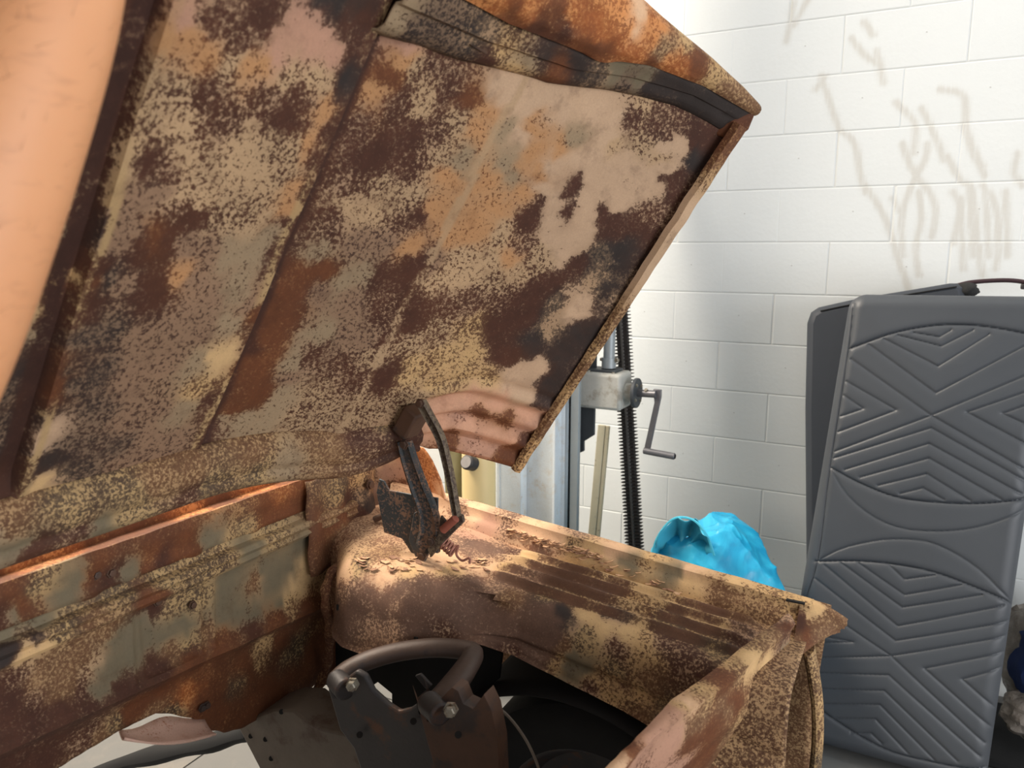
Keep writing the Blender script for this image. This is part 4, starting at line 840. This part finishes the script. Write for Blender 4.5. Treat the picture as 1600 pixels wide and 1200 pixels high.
for i in range(14):
    fo.append([qp(1512, 452)-qn*.03+A([.03*math.cos(a)*math.sin(.1+i/13*2.94)*(1+.25*math.sin(a*3+i)), .03*math.sin(a)*math.sin(.1+i/13*2.94), .024*math.cos(.1+i/13*2.94)]) for a in np.linspace(0, 2*math.pi, 15)[:-1]])
grid('foam_edge', fo, FOAM, s2, closed=True, caps=True)
tube('frame_bar', smooth_path([qp(x, y)-qn*.03 for x, y in [(1490, 447), (1520, 440), (1570, 437), (1605, 440), (1660, 450)]], 20), .007, plain('bar_maroon', rgb(66, 48, 52), .4, .3), s2, 10)
box('bar_clip', qp(1606, 447)-qn*.03, .03, .02, .016, STEEL, s2)
# wrapped parcel right of the seat, on a tray
PLS, nt, b = newmat('clear_film'); k = N(nt); nn_ = k.noise(9, 4, .6, dist=1)
nt.links.new(k.mix(k.step(nn_, .3, .7), rgb(150, 138, 126), rgb(196, 188, 178)), b.inputs['Base Color']); b.inputs['Roughness'].default_value = .2; b.inputs['Transmission Weight'].default_value = .35; k.bump(b, k.noise(25, 4, .6, dist=2), .6, .01)
NAVY = plain('navy_cloth', rgb(20, 44, 92), .8, 0, .2, 20, .3)
def lump(name, c, rx, ry, rz, mat, par, seed, amp=.18):
    rows = []
    for i in range(26):
        t = .05+i/25*(math.pi-.1); r = []
        for j in range(36):
            a = 2*math.pi*j/36; dv = A([math.cos(a)*math.sin(t), math.sin(a)*math.sin(t), -math.cos(t)]); f = 1+amp*noise.noise(Vector(dv*2.2)+Vector((seed, 0, 0)))+amp*.5*ridge(Vector(dv*4)+Vector((0, seed, 0)))-amp*.25
            r.append(A(c)+dv*f*A([rx, ry, rz]))
        rows.append(r)
    return grid(name, rows, mat, par, closed=True, caps=True)
px = onY(1600, 1040, 2.60)
pk = thing('wrapped_parcel', (px[0]+.05, 2.64, .03), 'navy bundle wrapped in clear plastic beside the quilted seat', 'parcel')
lump('navy_bundle', (px[0]+.07, 2.62, .27), .10, .11, .17, NAVY, pk, 3); lump('plastic_wrap', (px[0]+.075, 2.69, .27), .13, .12, .19, PLS, pk, 9); lump('plastic_wrap', (px[0]+.02, 2.57, .125), .07, .06, .07, PLS, pk, 5)
ty = onZ(1580, 1145, .01); tr = mk('tray', *boxv((px[0]+.16, 2.62, .014), .50, .36, .026), BLACK, origin=(px[0]+.16, 2.62, .001), bevel=.008); tag(tr, 'flat black tray on the floor under the wrapped parcel', 'tray')

# ================================================================== person's arm
SKIN, nt, b = newmat('skin'); k = N(nt); n1 = k.noise(7, 4, .6); n2 = k.noise(1, 6, .7, k.mapping((30, 30, 110), (0, .5, .3))); n3 = k.noise(200, 3, .6)
c = k.mix(n1, rgb(226, 164, 116), rgb(208, 146, 104)); c = k.mix(k.m('MULTIPLY', k.step(n2, .52, .72), .22), c, rgb(128, 84, 60))
nt.links.new(c, b.inputs['Base Color']); b.inputs['Roughness'].default_value = .5
try: b.inputs['Subsurface Weight'].default_value = .12; b.inputs['Subsurface Radius'].default_value = (.012, .005, .003); b.inputs['Subsurface Scale'].default_value = .6
except Exception: pass
k.bump(b, n3, .12, .001)
sh = atD(-560, 1120, .40); el = atD(-175, 700, .47); wr = atD(165, -330, .50)
lip_pt = Hd(.80, .40, .09)
skv, ske, skr = [], [], []
def addv(p, r, par=None):
    skv.append(A(p)); skr.append(r); i = len(skv)-1
    if par is not None: ske.append((par, i))
    return i
i0 = addv(sh, (.056, .056)); i1 = addv(lerp(sh, el, .5), (.050, .050), i0); i2 = addv(el, (.047, .047), i1)
f1 = addv(atD(-118, 560, .475), (.050, .050), i2); f2 = addv(atD(-70, 420, .48), (.052, .052), f1); f3 = addv(atD(10, 200, .49), (.052, .050), f2); f4 = addv(atD(85, 0, .495), (.046, .044), f3); f5 = addv(atD(130, -170, .50), (.036, .034), f4); i3 = addv(wr, (.028, .024), f5)
pal = wr+(lip_pt-wr)*.55; ip = addv(pal, (.030, .020), i3)
kn0 = lip_pt+A([.02, 0, .0]); spread = A([-.35, 1, 0]); spread = spread/np.linalg.norm(spread)
for q, L in enumerate((.9, 1.0, .95, .78)):
    b_ = lerp(pal, kn0, .8)+spread*(q-1.5)*.020; j = addv(b_, (.010, .010), ip)
    j = addv(b_+A([-.022, .0, .036])*L, (.0095, .0095), j); j = addv(b_+A([-.055, .0, .040])*L, (.009, .009), j); j = addv(b_+A([-.075, .0, .018])*L, (.0075, .0075), j)
j = addv(pal+spread*-.03+A([.0, 0, .0]), (.013, .013), ip); j = addv(pal+spread*-.045+A([-.012, 0, .03]), (.011, .011), j); addv(pal+spread*-.04+A([-.03, 0, .055]), (.009, .009), j)
pme = bpy.data.meshes.new('arm'); pbase = A(sh)
pme.from_pydata([tuple(v-pbase) for v in skv], ske, []); pme.update(); pme.materials.append(SKIN)
person = thing('person', pbase, 'bare hairy forearm of a person raised at the left, holding up the hood', 'person')
ao = bpy.data.objects.new('arm', pme); COL.objects.link(ao); ao.parent = person
m = ao.modifiers.new('skin', 'SKIN'); m.use_smooth_shade = True
sl = pme.skin_vertices[0].data
for i, r in enumerate(skr): sl[i].radius = r; sl[i].use_root = (i == 0)
m = ao.modifiers.new('sub', 'SUBSURF'); m.levels = 3; m.render_levels = 3
# sleeve over the upper arm
dv = (el-sh)/np.linalg.norm(el-sh)
tube('shirt_sleeve', [sh-dv*.06, sh, sh+dv*.07, sh+dv*.13, sh+dv*.131], [.075, .074, .070, .072, .066], plain('grey_shirt', rgb(96, 98, 104), .9, 0, .1, 40, .4), person, 28)
# fine hairs on the forearm
hv, hf = [], []; FP = [skv[i] for i in (f1, f2, f3, f4, f5)]; FR = [skr[i][0] for i in (f1, f2, f3, f4, f5)]
HAIR = plain('arm_hair', rgb(140, 100, 72), .6, 0, .1, 40, 0)
for q in range(260):
    t = random.random()*3.98; i = int(t); u = t-i; p = lerp(FP[i], FP[i+1], u); r = lerp(FR[i], FR[i+1], u)*.93; ax = FP[i+1]-FP[i]; ax = ax/np.linalg.norm(ax)
    e1_ = np.cross(ax, A([0, 1., 0])); e1_ /= np.linalg.norm(e1_); e2_ = np.cross(ax, e1_); a = random.uniform(0, 6.28); o_ = e1_*math.cos(a)+e2_*math.sin(a)
    b0_ = p+o_*r; tdir = ax*random.uniform(.4, 1)+np.cross(ax, o_)*random.uniform(-.6, 1)+o_*.35; tdir /= np.linalg.norm(tdir); L = random.uniform(.008, .018); wv = np.cross(tdir, o_)*.00013; n = len(hv)
    hv += [b0_-wv, b0_+wv, b0_+tdir*L+o_*.002]; hf.append((n, n+1, n+2))
ho = mk('arm_hair', hv, hf, HAIR, person, smooth=0); ho['kind'] = 'stuff'
